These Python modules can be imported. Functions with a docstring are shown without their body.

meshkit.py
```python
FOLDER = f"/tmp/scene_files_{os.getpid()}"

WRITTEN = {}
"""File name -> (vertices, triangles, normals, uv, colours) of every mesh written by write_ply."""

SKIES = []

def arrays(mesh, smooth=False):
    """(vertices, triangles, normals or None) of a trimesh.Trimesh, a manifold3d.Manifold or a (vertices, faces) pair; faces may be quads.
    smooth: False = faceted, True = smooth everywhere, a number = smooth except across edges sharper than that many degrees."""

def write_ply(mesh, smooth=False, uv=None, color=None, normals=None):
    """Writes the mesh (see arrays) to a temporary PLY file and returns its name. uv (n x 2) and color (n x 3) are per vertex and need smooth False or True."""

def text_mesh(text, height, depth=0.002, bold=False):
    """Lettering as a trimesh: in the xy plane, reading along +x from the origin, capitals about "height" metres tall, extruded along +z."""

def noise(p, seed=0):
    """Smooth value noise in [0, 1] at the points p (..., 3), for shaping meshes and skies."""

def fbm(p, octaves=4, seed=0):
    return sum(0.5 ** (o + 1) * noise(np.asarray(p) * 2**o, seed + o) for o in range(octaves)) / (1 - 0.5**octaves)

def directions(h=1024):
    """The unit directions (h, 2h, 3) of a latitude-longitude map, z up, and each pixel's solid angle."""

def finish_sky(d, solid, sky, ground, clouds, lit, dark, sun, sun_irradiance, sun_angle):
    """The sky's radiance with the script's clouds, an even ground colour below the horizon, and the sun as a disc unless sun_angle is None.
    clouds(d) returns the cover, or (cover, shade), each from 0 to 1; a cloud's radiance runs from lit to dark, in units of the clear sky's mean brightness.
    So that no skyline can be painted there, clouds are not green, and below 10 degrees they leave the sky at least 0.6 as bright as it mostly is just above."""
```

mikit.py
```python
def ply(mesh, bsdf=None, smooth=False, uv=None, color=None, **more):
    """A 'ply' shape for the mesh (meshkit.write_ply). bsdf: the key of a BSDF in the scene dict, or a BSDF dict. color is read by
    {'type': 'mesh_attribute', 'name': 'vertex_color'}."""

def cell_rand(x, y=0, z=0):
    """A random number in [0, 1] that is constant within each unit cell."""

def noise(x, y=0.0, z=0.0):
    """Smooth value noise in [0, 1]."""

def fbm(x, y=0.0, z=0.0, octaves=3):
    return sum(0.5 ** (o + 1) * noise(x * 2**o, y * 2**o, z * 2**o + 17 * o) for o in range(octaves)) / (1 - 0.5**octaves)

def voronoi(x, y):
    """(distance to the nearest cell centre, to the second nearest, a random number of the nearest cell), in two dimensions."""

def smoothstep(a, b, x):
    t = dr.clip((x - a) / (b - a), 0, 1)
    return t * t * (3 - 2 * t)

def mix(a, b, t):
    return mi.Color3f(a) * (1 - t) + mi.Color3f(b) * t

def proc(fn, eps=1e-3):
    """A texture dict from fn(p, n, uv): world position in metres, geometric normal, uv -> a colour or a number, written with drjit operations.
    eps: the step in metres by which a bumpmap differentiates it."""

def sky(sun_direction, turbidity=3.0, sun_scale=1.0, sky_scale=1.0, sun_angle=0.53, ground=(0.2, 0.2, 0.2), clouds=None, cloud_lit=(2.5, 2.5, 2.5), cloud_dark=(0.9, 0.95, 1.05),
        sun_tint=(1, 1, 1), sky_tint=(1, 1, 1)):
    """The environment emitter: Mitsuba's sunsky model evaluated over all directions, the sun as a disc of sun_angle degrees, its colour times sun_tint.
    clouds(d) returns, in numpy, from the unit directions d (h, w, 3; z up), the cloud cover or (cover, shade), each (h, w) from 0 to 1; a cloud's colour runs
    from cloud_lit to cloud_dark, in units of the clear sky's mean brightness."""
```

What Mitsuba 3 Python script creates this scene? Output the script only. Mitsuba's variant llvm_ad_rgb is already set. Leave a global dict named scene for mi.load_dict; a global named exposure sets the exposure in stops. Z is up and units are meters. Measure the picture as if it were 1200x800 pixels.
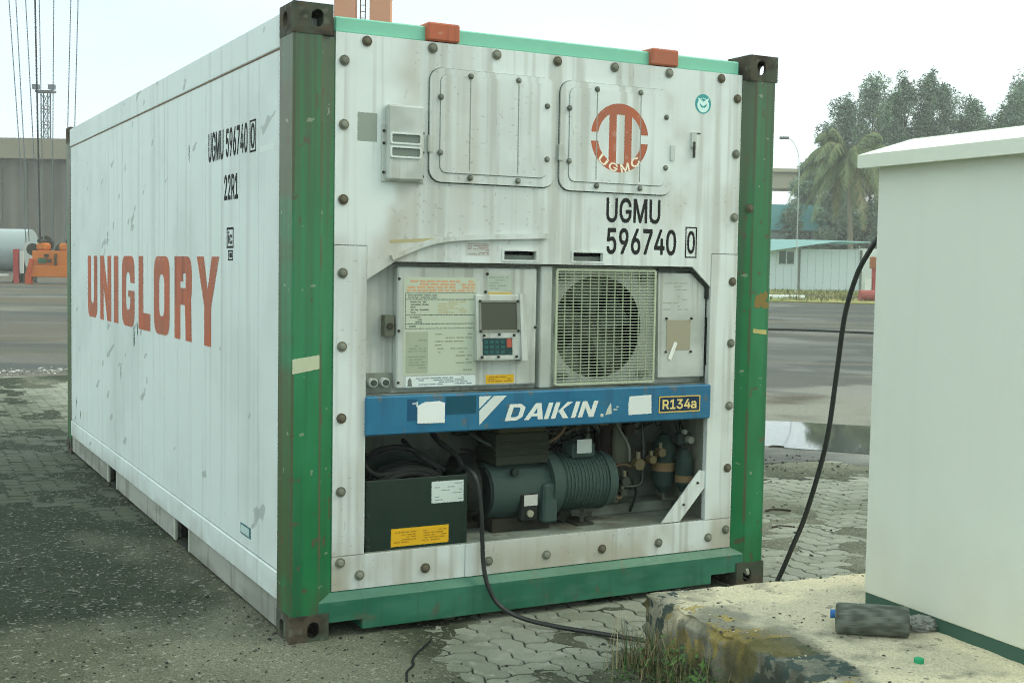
import math, random
import numpy as np, trimesh, shapely, mitsuba as mi, drjit as dr, mikit, meshkit
import manifold3d as m3
from mikit import noise, fbm, voronoi, smoothstep, mix, proc, cell_rand
from shapely.geometry import Polygon, LineString, Point, box as sbox
from shapely import affinity
T = mi.ScalarTransform4f
scene, labels = {}, {}
random.seed(7)
rng = np.random.default_rng(7)

# ------------------------------------------------------------------ camera, sky, exposure
EYE = np.array([-1.5785, -4.8337, 1.5651])
FWD = np.array([0.46999749, 0.88056972, -0.06082207])
UP = np.array([0.0136357, 0.06165547, 0.99800434])
scene['camera'] = dict(type='perspective', fov=44.53, fov_axis='x', near_clip=0.05, far_clip=2000.0,
                       to_world=T().look_at(origin=EYE.tolist(), target=(EYE + FWD).tolist(), up=UP.tolist()))


def overcast(d):
    p = d * np.array([2.2, 2.2, 5.0])
    s = meshkit.fbm(p + 3.1, 4, 5)
    shade = np.clip((s - 0.45) * 2.2, 0, 1) * 0.35
    open_ = np.clip((meshkit.fbm(d * np.array([1.3, 1.3, 3.0]) + 8.3, 3, 9) - 0.62) * 5, 0, 0.45)
    lobe = np.clip(d @ np.array([0.10, 0.975, 0.19]) * 1.0 - 0.86, 0, 1) / 0.14
    thin = np.clip(lobe, 0, 1) ** 1.5 * (0.35 + 0.5 * meshkit.fbm(d * np.array([5.0, 5.0, 14.0]) + 1.7, 4, 12))
    return np.clip(1.0 - open_ - 0.70 * thin, 0, 1), shade


scene['sky'] = mikit.sky((0.62, -0.42, 0.72), turbidity=4, sun_scale=0.14, sun_angle=24, clouds=overcast,
                         cloud_lit=(2.20, 2.57, 2.56), cloud_dark=(1.7, 1.95, 1.93), sun_tint=(0.95, 1.0, 0.93), ground=(0.16, 0.17, 0.15))
exposure = 2.6


# ------------------------------------------------------------------ helpers
def number(key):
    if key not in scene and key not in labels:
        return key
    i = 1
    while f'{key}_{i:03d}' in scene or f'{key}_{i:03d}' in labels:
        i += 1
    return f'{key}_{i:03d}'


def thing(name, label, cat, group=None, kind=None):
    k = number(name)
    labels[k] = {'label': label, 'category': cat}
    if group: labels[k]['group'] = group
    if kind: labels[k]['kind'] = kind
    return k


def prep(mesh, smooth):
    if hasattr(mesh, 'to_mesh') or isinstance(mesh, tuple):
        v, f, _ = meshkit.arrays(mesh)
        mesh = trimesh.Trimesh(v, f, process=False)
    if smooth not in (False, True):
        mesh = trimesh.graph.smooth_shade(mesh, angle=np.radians(smooth), facet_minarea=None)
        smooth = True
    return mesh, smooth


def put(name, mesh, m, parent=None, smooth=False, uv=None, label=None, cat=None, group=None, kind=None, to_world=None, finish='matte'):
    """m: key of a BSDF, or a linear colour (then the vertex-colour BSDF of that finish)."""
    key = number((parent + '__' if parent else '') + name)
    if isinstance(mesh, dict):
        d = dict(mesh)
    else:
        mesh, smooth = prep(mesh, smooth)
        if isinstance(m, str):
            d = mikit.ply(mesh, m, smooth, uv=uv)
        else:
            col = np.asarray(m, float)
            if col.ndim == 1: col = np.tile(col, (len(mesh.vertices), 1))
            d = mikit.ply(mesh, 'vc_' + finish, smooth, color=col)
    if to_world is not None: d['to_world'] = to_world
    scene[key] = d
    lab = {}
    if label: lab['label'] = label
    if cat: lab['category'] = cat
    if group: lab['group'] = group
    if kind: lab['kind'] = kind
    if lab: labels[key] = lab
    return key


def lin(r, g, b):
    c = np.array([r, g, b], float) / 255
    return np.where(c < 0.04045, c / 12.92, ((c + 0.055) / 1.055) ** 2.4)


def cat(*ms):
    ms = [m for m in (ms[0] if len(ms) == 1 and isinstance(ms[0], (list, tuple)) else ms)]
    return trimesh.util.concatenate(ms)


def box(x0, x1, y0, y1, z0, z1, b=0.0):
    if b <= 0:
        m = trimesh.creation.box(extents=(x1 - x0, y1 - y0, z1 - z0))
        m.apply_translation(((x0 + x1) / 2, (y0 + y1) / 2, (z0 + z1) / 2))
        return m
    pts = []
    for i, x in enumerate((x0, x1)):
        for j, y in enumerate((y0, y1)):
            for k, z in enumerate((z0, z1)):
                sx, sy, sz = 1 - 2 * i, 1 - 2 * j, 1 - 2 * k
                pts += [(x + sx * b, y + sy * b, z), (x + sx * b, y, z + sz * b), (x, y + sy * b, z + sz * b)]
    return trimesh.convex.convex_hull(np.array(pts))


def bar(a, b, w, h=None, up=(0, 0, 1)):
    """A rectangular bar from a to b."""
    a, b = np.asarray(a, float), np.asarray(b, float)
    h = h or w
    d = b - a; L = np.linalg.norm(d); d /= L
    s = np.cross(d, up)
    if np.linalg.norm(s) < 1e-3: s = np.cross(d, (1, 0, 0))
    s /= np.linalg.norm(s); u = np.cross(s, d)
    m = trimesh.creation.box(extents=(L, w, h))
    M = np.eye(4); M[:3, 0], M[:3, 1], M[:3, 2], M[:3, 3] = d, s, u, (a + b) / 2
    m.apply_transform(M)
    return m


def cyl(a, b, r, n=20, r2=None):
    a, b = np.asarray(a, float), np.asarray(b, float)
    d = b - a; L = np.linalg.norm(d); d /= L
    s = np.cross(d, (0, 0, 1) if abs(d[2]) < 0.9 else (1, 0, 0)); s /= np.linalg.norm(s); u = np.cross(d, s)
    ang = np.arange(n) * 2 * np.pi / n
    ring = np.cos(ang)[:, None] * s + np.sin(ang)[:, None] * u
    r2 = r if r2 is None else r2
    v = np.vstack([a + ring * r, b + ring * r2, a[None], b[None]])
    i = np.arange(n); j = (i + 1) % n
    f = np.vstack([np.c_[i, j, j + n], np.c_[i, j + n, i + n], np.c_[j, i, i * 0 + 2 * n], np.c_[i + n, j + n, i * 0 + 2 * n + 1]])
    return trimesh.Trimesh(v, f, process=False)


def spline(pts, n=8):
    p = np.asarray(pts, float)
    p = np.vstack([2 * p[0] - p[1], p, 2 * p[-1] - p[-2]])
    out = []
    for i in range(1, len(p) - 2):
        for t in np.arange(n) / n:
            a, b, c, d = p[i - 1:i + 3]
            out.append(0.5 * (2 * b + (c - a) * t + (2 * a - 5 * b + 4 * c - d) * t * t + (3 * b - a - 3 * c + d) * t ** 3))
    out.append(p[-2])
    return np.array(out)


def tube(pts, r, sides=8, n=8, caps=True):
    p = spline(pts, n) if n else np.asarray(pts, float)
    t = np.gradient(p, axis=0); t /= np.linalg.norm(t, axis=1, keepdims=True) + 1e-12
    a = np.cross(t[0], (0, 0, 1) if abs(t[0][2]) < 0.9 else (1, 0, 0)); a /= np.linalg.norm(a)
    A = []
    for k in range(len(p)):
        a = a - t[k] * (a @ t[k]); a /= np.linalg.norm(a); A.append(a)
    A = np.array(A); B = np.cross(t, A)
    ang = np.arange(sides) * 2 * np.pi / sides
    rr = np.broadcast_to(r, (len(p),))[:, None, None]
    v = (p[:, None] + rr * (np.cos(ang)[None, :, None] * A[:, None] + np.sin(ang)[None, :, None] * B[:, None])).reshape(-1, 3)
    i, j = np.meshgrid(np.arange(len(p) - 1), np.arange(sides), indexing='ij')
    j2 = (j + 1) % sides
    q0, q1, q2, q3 = (i * sides + j).ravel(), (i * sides + j2).ravel(), ((i + 1) * sides + j2).ravel(), ((i + 1) * sides + j).ravel()
    f = np.vstack([np.c_[q0, q1, q2], np.c_[q0, q2, q3]])
    if caps:
        v = np.vstack([v, p[:1], p[-1:]]); k = np.arange(sides); k2 = (k + 1) % sides; nb = (len(p) - 1) * sides
        f = np.vstack([f, np.c_[k2, k, k * 0 + len(v) - 2], np.c_[nb + k, nb + k2, k * 0 + len(v) - 1]])
    return trimesh.Trimesh(v, f, process=False)


def ext(poly, depth):
    gs = [g for g in getattr(poly, 'geoms', [poly]) if g.area > 1e-9]
    return cat([trimesh.creation.extrude_polygon(g, depth, engine='earcut') for g in gs])


FRONT = np.array([[1, 0, 0, 0], [0, 0, -1, 0], [0, 1, 0, 0], [0, 0, 0, 1.0]])     # xy -> xz plane, facing -y
SIDE = np.array([[0, 0, -1, 0], [-1, 0, 0, 0], [0, 1, 0, 0], [0, 0, 0, 1.0]])     # xy -> (-y)z plane, facing -x


def front(poly, y, depth):
    """polygon in (x, z), its face at y, going back by depth (+y)"""
    m = ext(poly, depth); m.apply_transform(FRONT); m.apply_translation((0, y + depth, 0))
    return m


def side(poly, x, depth):
    """polygon in (-y, z) as read by someone facing the side; its outer face at x, going back (+x)"""
    m = ext(poly, depth); m.apply_transform(SIDE); m.apply_translation((x + depth, 0, 0))
    return m


def rrect(x0, x1, z0, z1, r):
    return sbox(x0 + r, z0 + r, x1 - r, z1 - r).buffer(r, quad_segs=4)


def glyphs(text, height, bold=True):
    """lettering as a shapely shape lying at the origin (outline of meshkit.text_mesh's faces)"""
    m = meshkit.text_mesh(text, height, 0.01, bold)
    top = np.abs(m.vertices[m.faces][:, :, 2] - 0.01).max(1) < 1e-6
    return shapely.union_all([Polygon(t[:, :2]).buffer(height * 0.002) for t in m.vertices[m.faces[top]]])


def fit(shape, x0, x1, z0, z1):
    a, b, c, d = shape.bounds
    return affinity.translate(affinity.scale(affinity.translate(shape, -a, -b), (x1 - x0) / (c - a), (z1 - z0) / (d - b), origin=(0, 0)), x0, z0)


# ------------------------------------------------------------------ materials
def bs(name, d): scene[name] = d


def pr(fn, rough=0.6, spec=0.4, bump=None, **kw):
    d = {'type': 'principled', 'base_color': proc(fn), 'roughness': rough, 'specular': spec, **kw}
    if bump: d = {'type': 'bumpmap', 'arbitrary': proc(bump[0], eps=bump[1]), 'scale': bump[2], 'bsdf': d}
    return {'type': 'twosided', 'bsdf': d}


VC = {'type': 'mesh_attribute', 'name': 'vertex_color'}
for nm, ro, sp, me in (('matte', 0.75, 0.3, 0.0), ('satin', 0.38, 0.5, 0.0), ('metal', 0.42, 0.5, 0.85)):
    bs('vc_' + nm, {'type': 'twosided', 'bsdf': {'type': 'principled', 'base_color': VC, 'roughness': ro, 'specular': sp, 'metallic': me}})
bs('leaf', {'type': 'twosided', 'bsdf': {'type': 'principled', 'base_color': VC, 'roughness': 0.6, 'specular': 0.25}})


def f_white(p, n, uv):
    h = p.x + p.y * 1.07
    st = fbm(h * 26, p.z * 0.9, 3.0, 3)
    st2 = fbm(h * 9 + 31, p.z * 0.5, 7.0, 3)
    bl = fbm(p.x * 3 + p.y * 2, p.z * 3.2, 11.0, 4)
    sp = noise(h * 70, p.z * 70, 2.0)
    c = mix((0.64, 0.70, 0.665), (0.53, 0.575, 0.54), smoothstep(0.35, 0.75, bl))
    c = mix(c, (0.35, 0.36, 0.305), smoothstep(0.48, 0.78, st) * 0.55)
    c = mix(c, (0.40, 0.375, 0.30), smoothstep(0.52, 0.82, st2) * smoothstep(0.40, 0.7, bl) * 0.65)
    c = mix(c, (0.36, 0.335, 0.25), smoothstep(0.46, 0.24, p.z + 0.12 * (bl - 0.5)) * smoothstep(0.30, 0.62, fbm(p.x * 5, p.z * 3, 4.0, 3)) * 0.75)
    return mix(c, (0.22, 0.21, 0.17), smoothstep(0.86, 0.97, sp) * 0.35 * smoothstep(0.45, 0.6, bl))


def f_white_side(p, n, uv):
    st = fbm(p.y * 14, p.z * 0.5, 3.0, 3)
    bl = fbm(p.y * 1.6 + 4, p.z * 1.9, 11.0, 4)
    sc = fbm(p.y * 5 + 2, p.z * 11 + p.y * 4, 5.0, 3)
    c = mix((0.60, 0.675, 0.645), (0.54, 0.605, 0.575), smoothstep(0.35, 0.7, bl))
    c = mix(c, (0.42, 0.45, 0.42), smoothstep(0.55, 0.85, st) * 0.4)
    seam = dr.abs(p.y * 3.36 - dr.floor(p.y * 3.36) - 0.5)
    c = mix(c, (0.40, 0.43, 0.38), smoothstep(0.80, 0.95, fbm(p.y * 40, p.z * 1.3, 1.0, 2)) * 0.5)
    c = mix(c, (0.26, 0.30, 0.27), smoothstep(0.80, 0.83, sc) * 0.6)
    mud = smoothstep(0.30, 0.02, p.z + 0.18 * (fbm(p.y * 7, p.z * 7, 3.0, 3) - 0.5))
    return mix(c, (0.30, 0.285, 0.235), mud * 0.62)


def f_sill(p, n, uv):
    b = fbm(p.y * 2.2, p.z * 9, p.x * 3, 4)
    st = fbm(p.y * 21, p.z * 3, 5.0, 3)
    c = mix((0.30, 0.315, 0.275), (0.215, 0.225, 0.19), smoothstep(0.35, 0.65, b))
    return mix(c, (0.12, 0.115, 0.085), smoothstep(0.52, 0.75, st) * 0.5)


def f_green(p, n, uv):
    h = p.x * 1.0 + p.y * 0.9
    bl = fbm(h * 5, p.z * 2.2, 3.0, 4)
    st = fbm(h * 52, p.z * 0.8, 5.0, 3)
    s2 = fbm(h * 24 + 11, p.z * 0.45, 8.0, 3)
    c = mix((0.005, 0.142, 0.043), (0.014, 0.190, 0.072), smoothstep(0.3, 0.75, bl))
    c = mix(c, (0.008, 0.075, 0.033), smoothstep(0.50, 0.8, s2) * 0.55)
    high = smoothstep(0.9, 2.45, p.z + 0.5 * (bl - 0.5))
    c = mix(c, (0.075, 0.155, 0.075), high * 0.40)
    rust = smoothstep(0.70 - 0.34 * high, 0.95 - 0.34 * high, 0.55 * st + 0.5 * s2)
    c = mix(c, (0.068, 0.062, 0.034), rust * (0.25 + 0.38 * high))
    c = mix(c, (0.055, 0.06, 0.042), smoothstep(2.25, 2.5, p.z) * 0.35)
    e = dr.minimum(dr.minimum(dr.abs(p.x - 0.122), dr.abs(p.x - 2.316)), dr.minimum(dr.abs(p.x - 0.004), dr.abs(p.x - 2.434)))
    c = mix(c, (0.085, 0.070, 0.030), smoothstep(0.009, 0.002, e + 0.006 * (st - 0.5)) * smoothstep(0.30, 0.55, fbm(p.x * 3 + 1, p.z * 5, 2.0, 4)) * 0.75)
    c = mix(c, (0.055, 0.050, 0.026), smoothstep(0.10, 0.17, p.y) * smoothstep(0.30, 0.6, bl) * 0.6)
    base = smoothstep(0.30, 0.08, p.z) * smoothstep(0.35, 0.65, bl)
    c = mix(c, (0.065, 0.045, 0.025), base * 0.7)
    chip = fbm(h * 30, p.z * 22, 9.0, 3)
    c = mix(c, (0.085, 0.060, 0.035), smoothstep(0.765, 0.80, chip) * 0.7)
    return mix(c, (0.30, 0.34, 0.25), smoothstep(0.82, 0.85, fbm(h * 23 + 3, p.z * 30, 1.0, 3)) * 0.5)


def f_rail(p, n, uv):
    bl = fbm(p.x * 4, p.z * 9 + p.y * 5, 3.0, 4)
    c = mix((0.014, 0.120, 0.068), (0.034, 0.168, 0.105), smoothstep(0.3, 0.75, bl))
    st = fbm(p.x * 30, p.z * 2, 6.0, 3)
    c = mix(c, (0.06, 0.17, 0.115), smoothstep(0.5, 0.8, fbm(p.x * 9 + 3, p.z * 25, 2.0, 3)) * 0.45)
    c = mix(c, (0.025, 0.10, 0.06), smoothstep(0.58, 0.82, st) * 0.5)
    return mix(c, (0.10, 0.085, 0.05), smoothstep(0.66, 0.86, fbm(p.x * 17 + 1, p.z * 13, 4.0, 4)) * 0.5)


def f_rust(p, n, uv):
    b = fbm(p.x * 22 + p.y * 13, p.z * 24, p.y * 9, 4)
    c = mix((0.032, 0.029, 0.020), (0.075, 0.060, 0.040), smoothstep(0.3, 0.7, b))
    c = mix(c, (0.060, 0.082, 0.055), smoothstep(0.38, 0.60, fbm(p.x * 9 + 7, p.z * 11, p.y * 8, 3)) * 0.75)
    return mix(c, (0.13, 0.13, 0.105), smoothstep(0.68, 0.8, fbm(p.x * 30, p.z * 30, p.y * 30, 2)) * 0.6)


def f_bay(p, n, uv):
    b = fbm(p.x * 5, p.z * 5, p.y * 5, 4)
    s = fbm(p.x * 24, p.z * 1.6, p.y * 9, 3)
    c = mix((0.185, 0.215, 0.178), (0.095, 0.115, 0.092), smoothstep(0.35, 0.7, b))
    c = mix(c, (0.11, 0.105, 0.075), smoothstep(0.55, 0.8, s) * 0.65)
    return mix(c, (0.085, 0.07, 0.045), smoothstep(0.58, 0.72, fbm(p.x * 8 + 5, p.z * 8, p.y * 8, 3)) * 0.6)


def f_steel(p, n, uv):
    b = fbm(p.x * 7, p.z * 7, p.y * 3, 4)
    s = fbm(p.x * 40, p.z * 1.3, 3.0, 3)
    c = mix((0.47, 0.51, 0.465), (0.37, 0.405, 0.36), smoothstep(0.35, 0.7, b))
    return mix(c, (0.235, 0.23, 0.185), smoothstep(0.54, 0.8, s) * 0.5)


def f_orange(p, n, uv):
    b = fbm(p.x * 6 + p.y * 5, p.z * 6, 3.0, 4)
    c = mix((0.42, 0.115, 0.055), (0.36, 0.12, 0.068), smoothstep(0.35, 0.7, b))
    c = mix(c, (0.46, 0.30, 0.22), smoothstep(0.70, 0.80, fbm(p.x * 30 + p.y * 30, p.z * 30, 8.0, 3)) * 0.4)
    return mix(c, (0.16, 0.06, 0.04), smoothstep(0.6, 0.8, fbm(p.y * 30, p.z * 2, p.x * 30, 3)) * 0.5)


def f_blue(p, n, uv):
    s = fbm(p.x * 30, p.z * 3, 3.0, 3)
    b = fbm(p.x * 4, p.z * 6, 8.0, 4)
    c = mix((0.006, 0.120, 0.235), (0.014, 0.148, 0.265), smoothstep(0.3, 0.7, b))
    c = mix(c, (0.015, 0.085, 0.17), smoothstep(0.55, 0.8, s) * 0.5)
    return mix(c, (0.12, 0.12, 0.09), smoothstep(0.70, 0.78, fbm(p.x * 18, p.z * 18, 2.0, 3)) * 0.5)


def f_paver(p, n, uv):
    g = noise(p.x * 330, p.y * 330, 1.0)
    b = fbm(p.x * 2.1, p.y * 2.1, 5.0, 4)
    c = mix((0.232, 0.245, 0.192), (0.176, 0.190, 0.146), uv.x)
    c = mix(c, (0.105, 0.120, 0.080), smoothstep(0.48, 0.75, b) * 0.7)
    c = mix(c, (0.30, 0.30, 0.255), smoothstep(0.55, 0.8, fbm(p.x * 24, p.y * 24, uv.y * 40, 3)) * 0.55)
    moss_or_shade = smoothstep(0.85, -0.15, p.x + 0.9 * (b - 0.5)) * smoothstep(13.5, 6.5, p.y + 5.0 * (fbm(p.x * 0.7, p.y * 0.5, 3.0, 3) - 0.5)) * smoothstep(0.2, 1.2, p.y)  # the container's shade to its left, painted into the pavers with some moss
    c = mix(c, (0.028, 0.040, 0.019), moss_or_shade * 0.85)
    return c * (0.82 + 0.36 * g)


def f_soil(p, n, uv):
    g = noise(p.x * 210, p.y * 210, 1.0); g2 = fbm(p.x * 60, p.y * 60, 2.0, 3)
    b = fbm(p.x * 1.7, p.y * 1.7, 5.0, 4)
    moss_or_shade = smoothstep(0.36, 0.60, fbm(p.x * 1.1 + 7, p.y * 0.8 + 2, 9.0, 4) + uv.x - 0.5)  # moss together with the container's shade, put into the soil colour
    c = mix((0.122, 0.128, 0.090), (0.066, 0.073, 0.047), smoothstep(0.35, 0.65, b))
    c = mix(c, (0.014, 0.023, 0.010), moss_or_shade * 0.90)
    c = mix(c, (0.24, 0.235, 0.195), smoothstep(0.66, 0.78, g2) * 0.6)
    c = mix(c, (0.020, 0.024, 0.016), smoothstep(0.0005, -0.004, p.z) * 0.85)
    return c * (0.6 + 0.8 * g)


def f_asphalt(p, n, uv):
    ca, sa = 0.88, -0.47
    a = p.x * ca + p.y * sa; d = -p.x * sa + p.y * ca
    lane = fbm(a * 0.05 + 2, d * 0.42, 4.0, 4)
    b = fbm(p.x * 0.35, p.y * 0.35, 5.0, 4)
    g = noise(p.x * 120, p.y * 120, 1.0)
    c = mix((0.085, 0.088, 0.070), (0.042, 0.047, 0.038), smoothstep(0.36, 0.62, lane))
    c = mix(c, (0.165, 0.165, 0.140), smoothstep(0.55, 0.75, b) * 0.6)
    film = smoothstep(16.0, 4.0, p.x - 0.1 * p.y) * smoothstep(0.30, 0.62, fbm(a * 0.11 + 5, d * 0.30, 8.0, 4))
    c = mix(c, (0.082, 0.071, 0.047), film * 0.85)
    c = mix(c, (0.115, 0.102, 0.075), smoothstep(0.60, 0.72, fbm(a * 0.3 + 5, d * 1.1, 2.0, 4)) * smoothstep(60.0, 20.0, d) * 0.6)
    near = smoothstep(13.0, 4.0, p.y - 0.15 * p.x)
    c = mix(c, (0.20, 0.20, 0.165), near * smoothstep(0.35, 0.6, fbm(p.x * 0.8, p.y * 0.8, 3.0, 4)) * 0.8)
    return c * (0.8 + 0.4 * g)


def f_asph_rough(p, n, uv):
    ca, sa = 0.88, -0.47
    lane = fbm((p.x * ca + p.y * sa) * 0.05 + 2, (-p.x * sa + p.y * ca) * 0.42, 4.0, 4)
    return 0.9 - 0.32 * smoothstep(0.42, 0.62, lane)


# concrete platform: local frame
P0 = np.array([1.163, -0.814, 0.0]); PA = math.radians(5.0)
PX = np.array([math.cos(PA), -math.sin(PA), 0.0]); PY = np.array([math.sin(PA), math.cos(PA), 0.0])


def f_concrete(p, n, uv):
    dx, dy = p.x - float(P0[0]), p.y - float(P0[1])
    w = dx * float(PX[0]) + dy * float(PX[1]); s = -(dx * float(PY[0]) + dy * float(PY[1]))
    b = fbm(p.x * 3.1, p.y * 3.1, p.z * 3, 4); g = noise(p.x * 190, p.y * 190, p.z * 190)
    b2 = fbm(p.x * 11 + 3, p.y * 11, p.z * 11, 4)
    c = mix((0.57, 0.51, 0.345), (0.43, 0.395, 0.28), smoothstep(0.35, 0.65, b))
    c = mix(c, (0.160, 0.158, 0.122), smoothstep(0.46, 0.70, 0.6 * b2 + 0.4 * b + 0.22 * smoothstep(0.45, 0.0, w) + 0.10 * smoothstep(0.25, 0.0, -s * -1.0) - 0.08) * 0.85)
    c = mix(c, (0.085, 0.08, 0.062), smoothstep(0.70, 0.78, fbm(p.x * 34, p.y * 44, p.z * 34, 3)) * 0.7)
    # hazard stripes painted along the edge, worn
    wn = w + 0.05 * (b2 - 0.5)
    band = smoothstep(0.150, 0.130, wn - 0.055 * smoothstep(0.62, 0.72, s) * smoothstep(1.2, 1.05, s)) * smoothstep(-0.01, 0.0, p.z - 0.10)
    sw = s + 0.10 * (b - 0.5) - 0.25 * w
    isy = smoothstep(0.17, 0.19, sw) * smoothstep(0.70, 0.68, sw) + smoothstep(1.10, 1.12, sw)
    paint = mix((0.020, 0.043, 0.040), (0.31, 0.235, 0.062), isy)
    wear = smoothstep(0.50, 0.44, fbm(p.x * 21 + 5, p.y * 21, p.z * 15, 4) + 0.02)
    c = mix(c, paint, band * dr.clip(wear * (0.9 - 0.10 * isy) + (1 - isy) * 0.6 * smoothstep(0.6, 0.7, s), 0, 0.93))
    moss_or_shade = smoothstep(0.54, 0.70, fbm(p.x * 6 + 2, p.y * 6, p.z * 4, 4)) * smoothstep(0.28, 0.05, w)  # moss growth toward the platform's left edge
    c = mix(c, (0.115, 0.095, 0.025), moss_or_shade * 0.75)
    low = smoothstep(0.27, 0.06, p.z + 0.22 * (b2 - 0.5)) * smoothstep(0.35, 0.0, w)
    c = mix(c, (0.045, 0.052, 0.024), low * 0.75)
    runs = smoothstep(0.50, 0.66, fbm(s * 26, p.z * 2.5, 4.0, 3)) * smoothstep(0.03, 0.0, w) 
    c = mix(c, (0.06, 0.06, 0.04), runs * 0.6)
    return c * (0.78 + 0.44 * g)


def f_cabinet(p, n, uv):
    b = fbm(p.y * 1.7 + p.x, p.z * 1.4, 3.0, 4)
    s = fbm(p.y * 18 + p.x * 5, p.z * 0.8, 8.0, 3)
    c = mix((0.70, 0.735, 0.635), (0.665, 0.705, 0.615), smoothstep(0.3, 0.7, b))
    c = mix(c, (0.60, 0.635, 0.545), smoothstep(0.60, 0.9, s) * 0.18)
    low = smoothstep(0.75, 0.33, p.z + 0.25 * (fbm(p.y * 9, p.z * 7, 3.0, 3) - 0.5))
    return mix(c, (0.52, 0.48, 0.36), low * 0.35)


def f_grass(p, n, uv):
    b = fbm(p.x * 0.3, p.y * 0.3, 3.0, 4)
    return mix((0.13, 0.165, 0.045), (0.21, 0.20, 0.075), smoothstep(0.35, 0.65, b)) * (0.7 + 0.6 * noise(p.x * 3, p.y * 3, 2.0))


def f_warehouse(p, n, uv):
    s = p.x * 0.89 - p.y * 0.455
    w = dr.abs(s * 0.8 - dr.floor(s * 0.8) - 0.5)
    b = fbm(s * 0.25, p.z * 0.2, 3.0, 4)
    c = mix((0.155, 0.15, 0.115), (0.115, 0.117, 0.095), smoothstep(0.35, 0.65, b))
    return c * (0.9 + 0.2 * smoothstep(0.1, 0.4, w))


bs('white_paint', pr(f_white, 0.55, 0.4))
bs('white_side_paint', pr(f_white_side, 0.5, 0.4))
bs('sill_paint', pr(f_sill, 0.7, 0.3))
bs('green_paint', pr(f_green, 0.42, 0.5))
bs('rail_paint', pr(f_rail, 0.45, 0.5))
bs('rusty_steel', pr(f_rust, 0.8, 0.3))
bs('bay_metal', pr(f_bay, 0.6, 0.4))
bs('sheet_metal', pr(f_steel, 0.45, 0.5))
bs('orange_paint', pr(f_orange, 0.6, 0.3))
bs('blue_paint', pr(f_blue, 0.4, 0.5))
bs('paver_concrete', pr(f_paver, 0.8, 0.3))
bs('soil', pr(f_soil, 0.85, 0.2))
bs('asphalt', {'type': 'twosided', 'bsdf': {'type': 'principled', 'base_color': proc(f_asphalt), 'roughness': proc(f_asph_rough), 'specular': 0.22}})
bs('concrete', pr(f_concrete, 0.85, 0.25))
bs('cabinet_paint', pr(f_cabinet, 0.45, 0.45))
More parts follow.
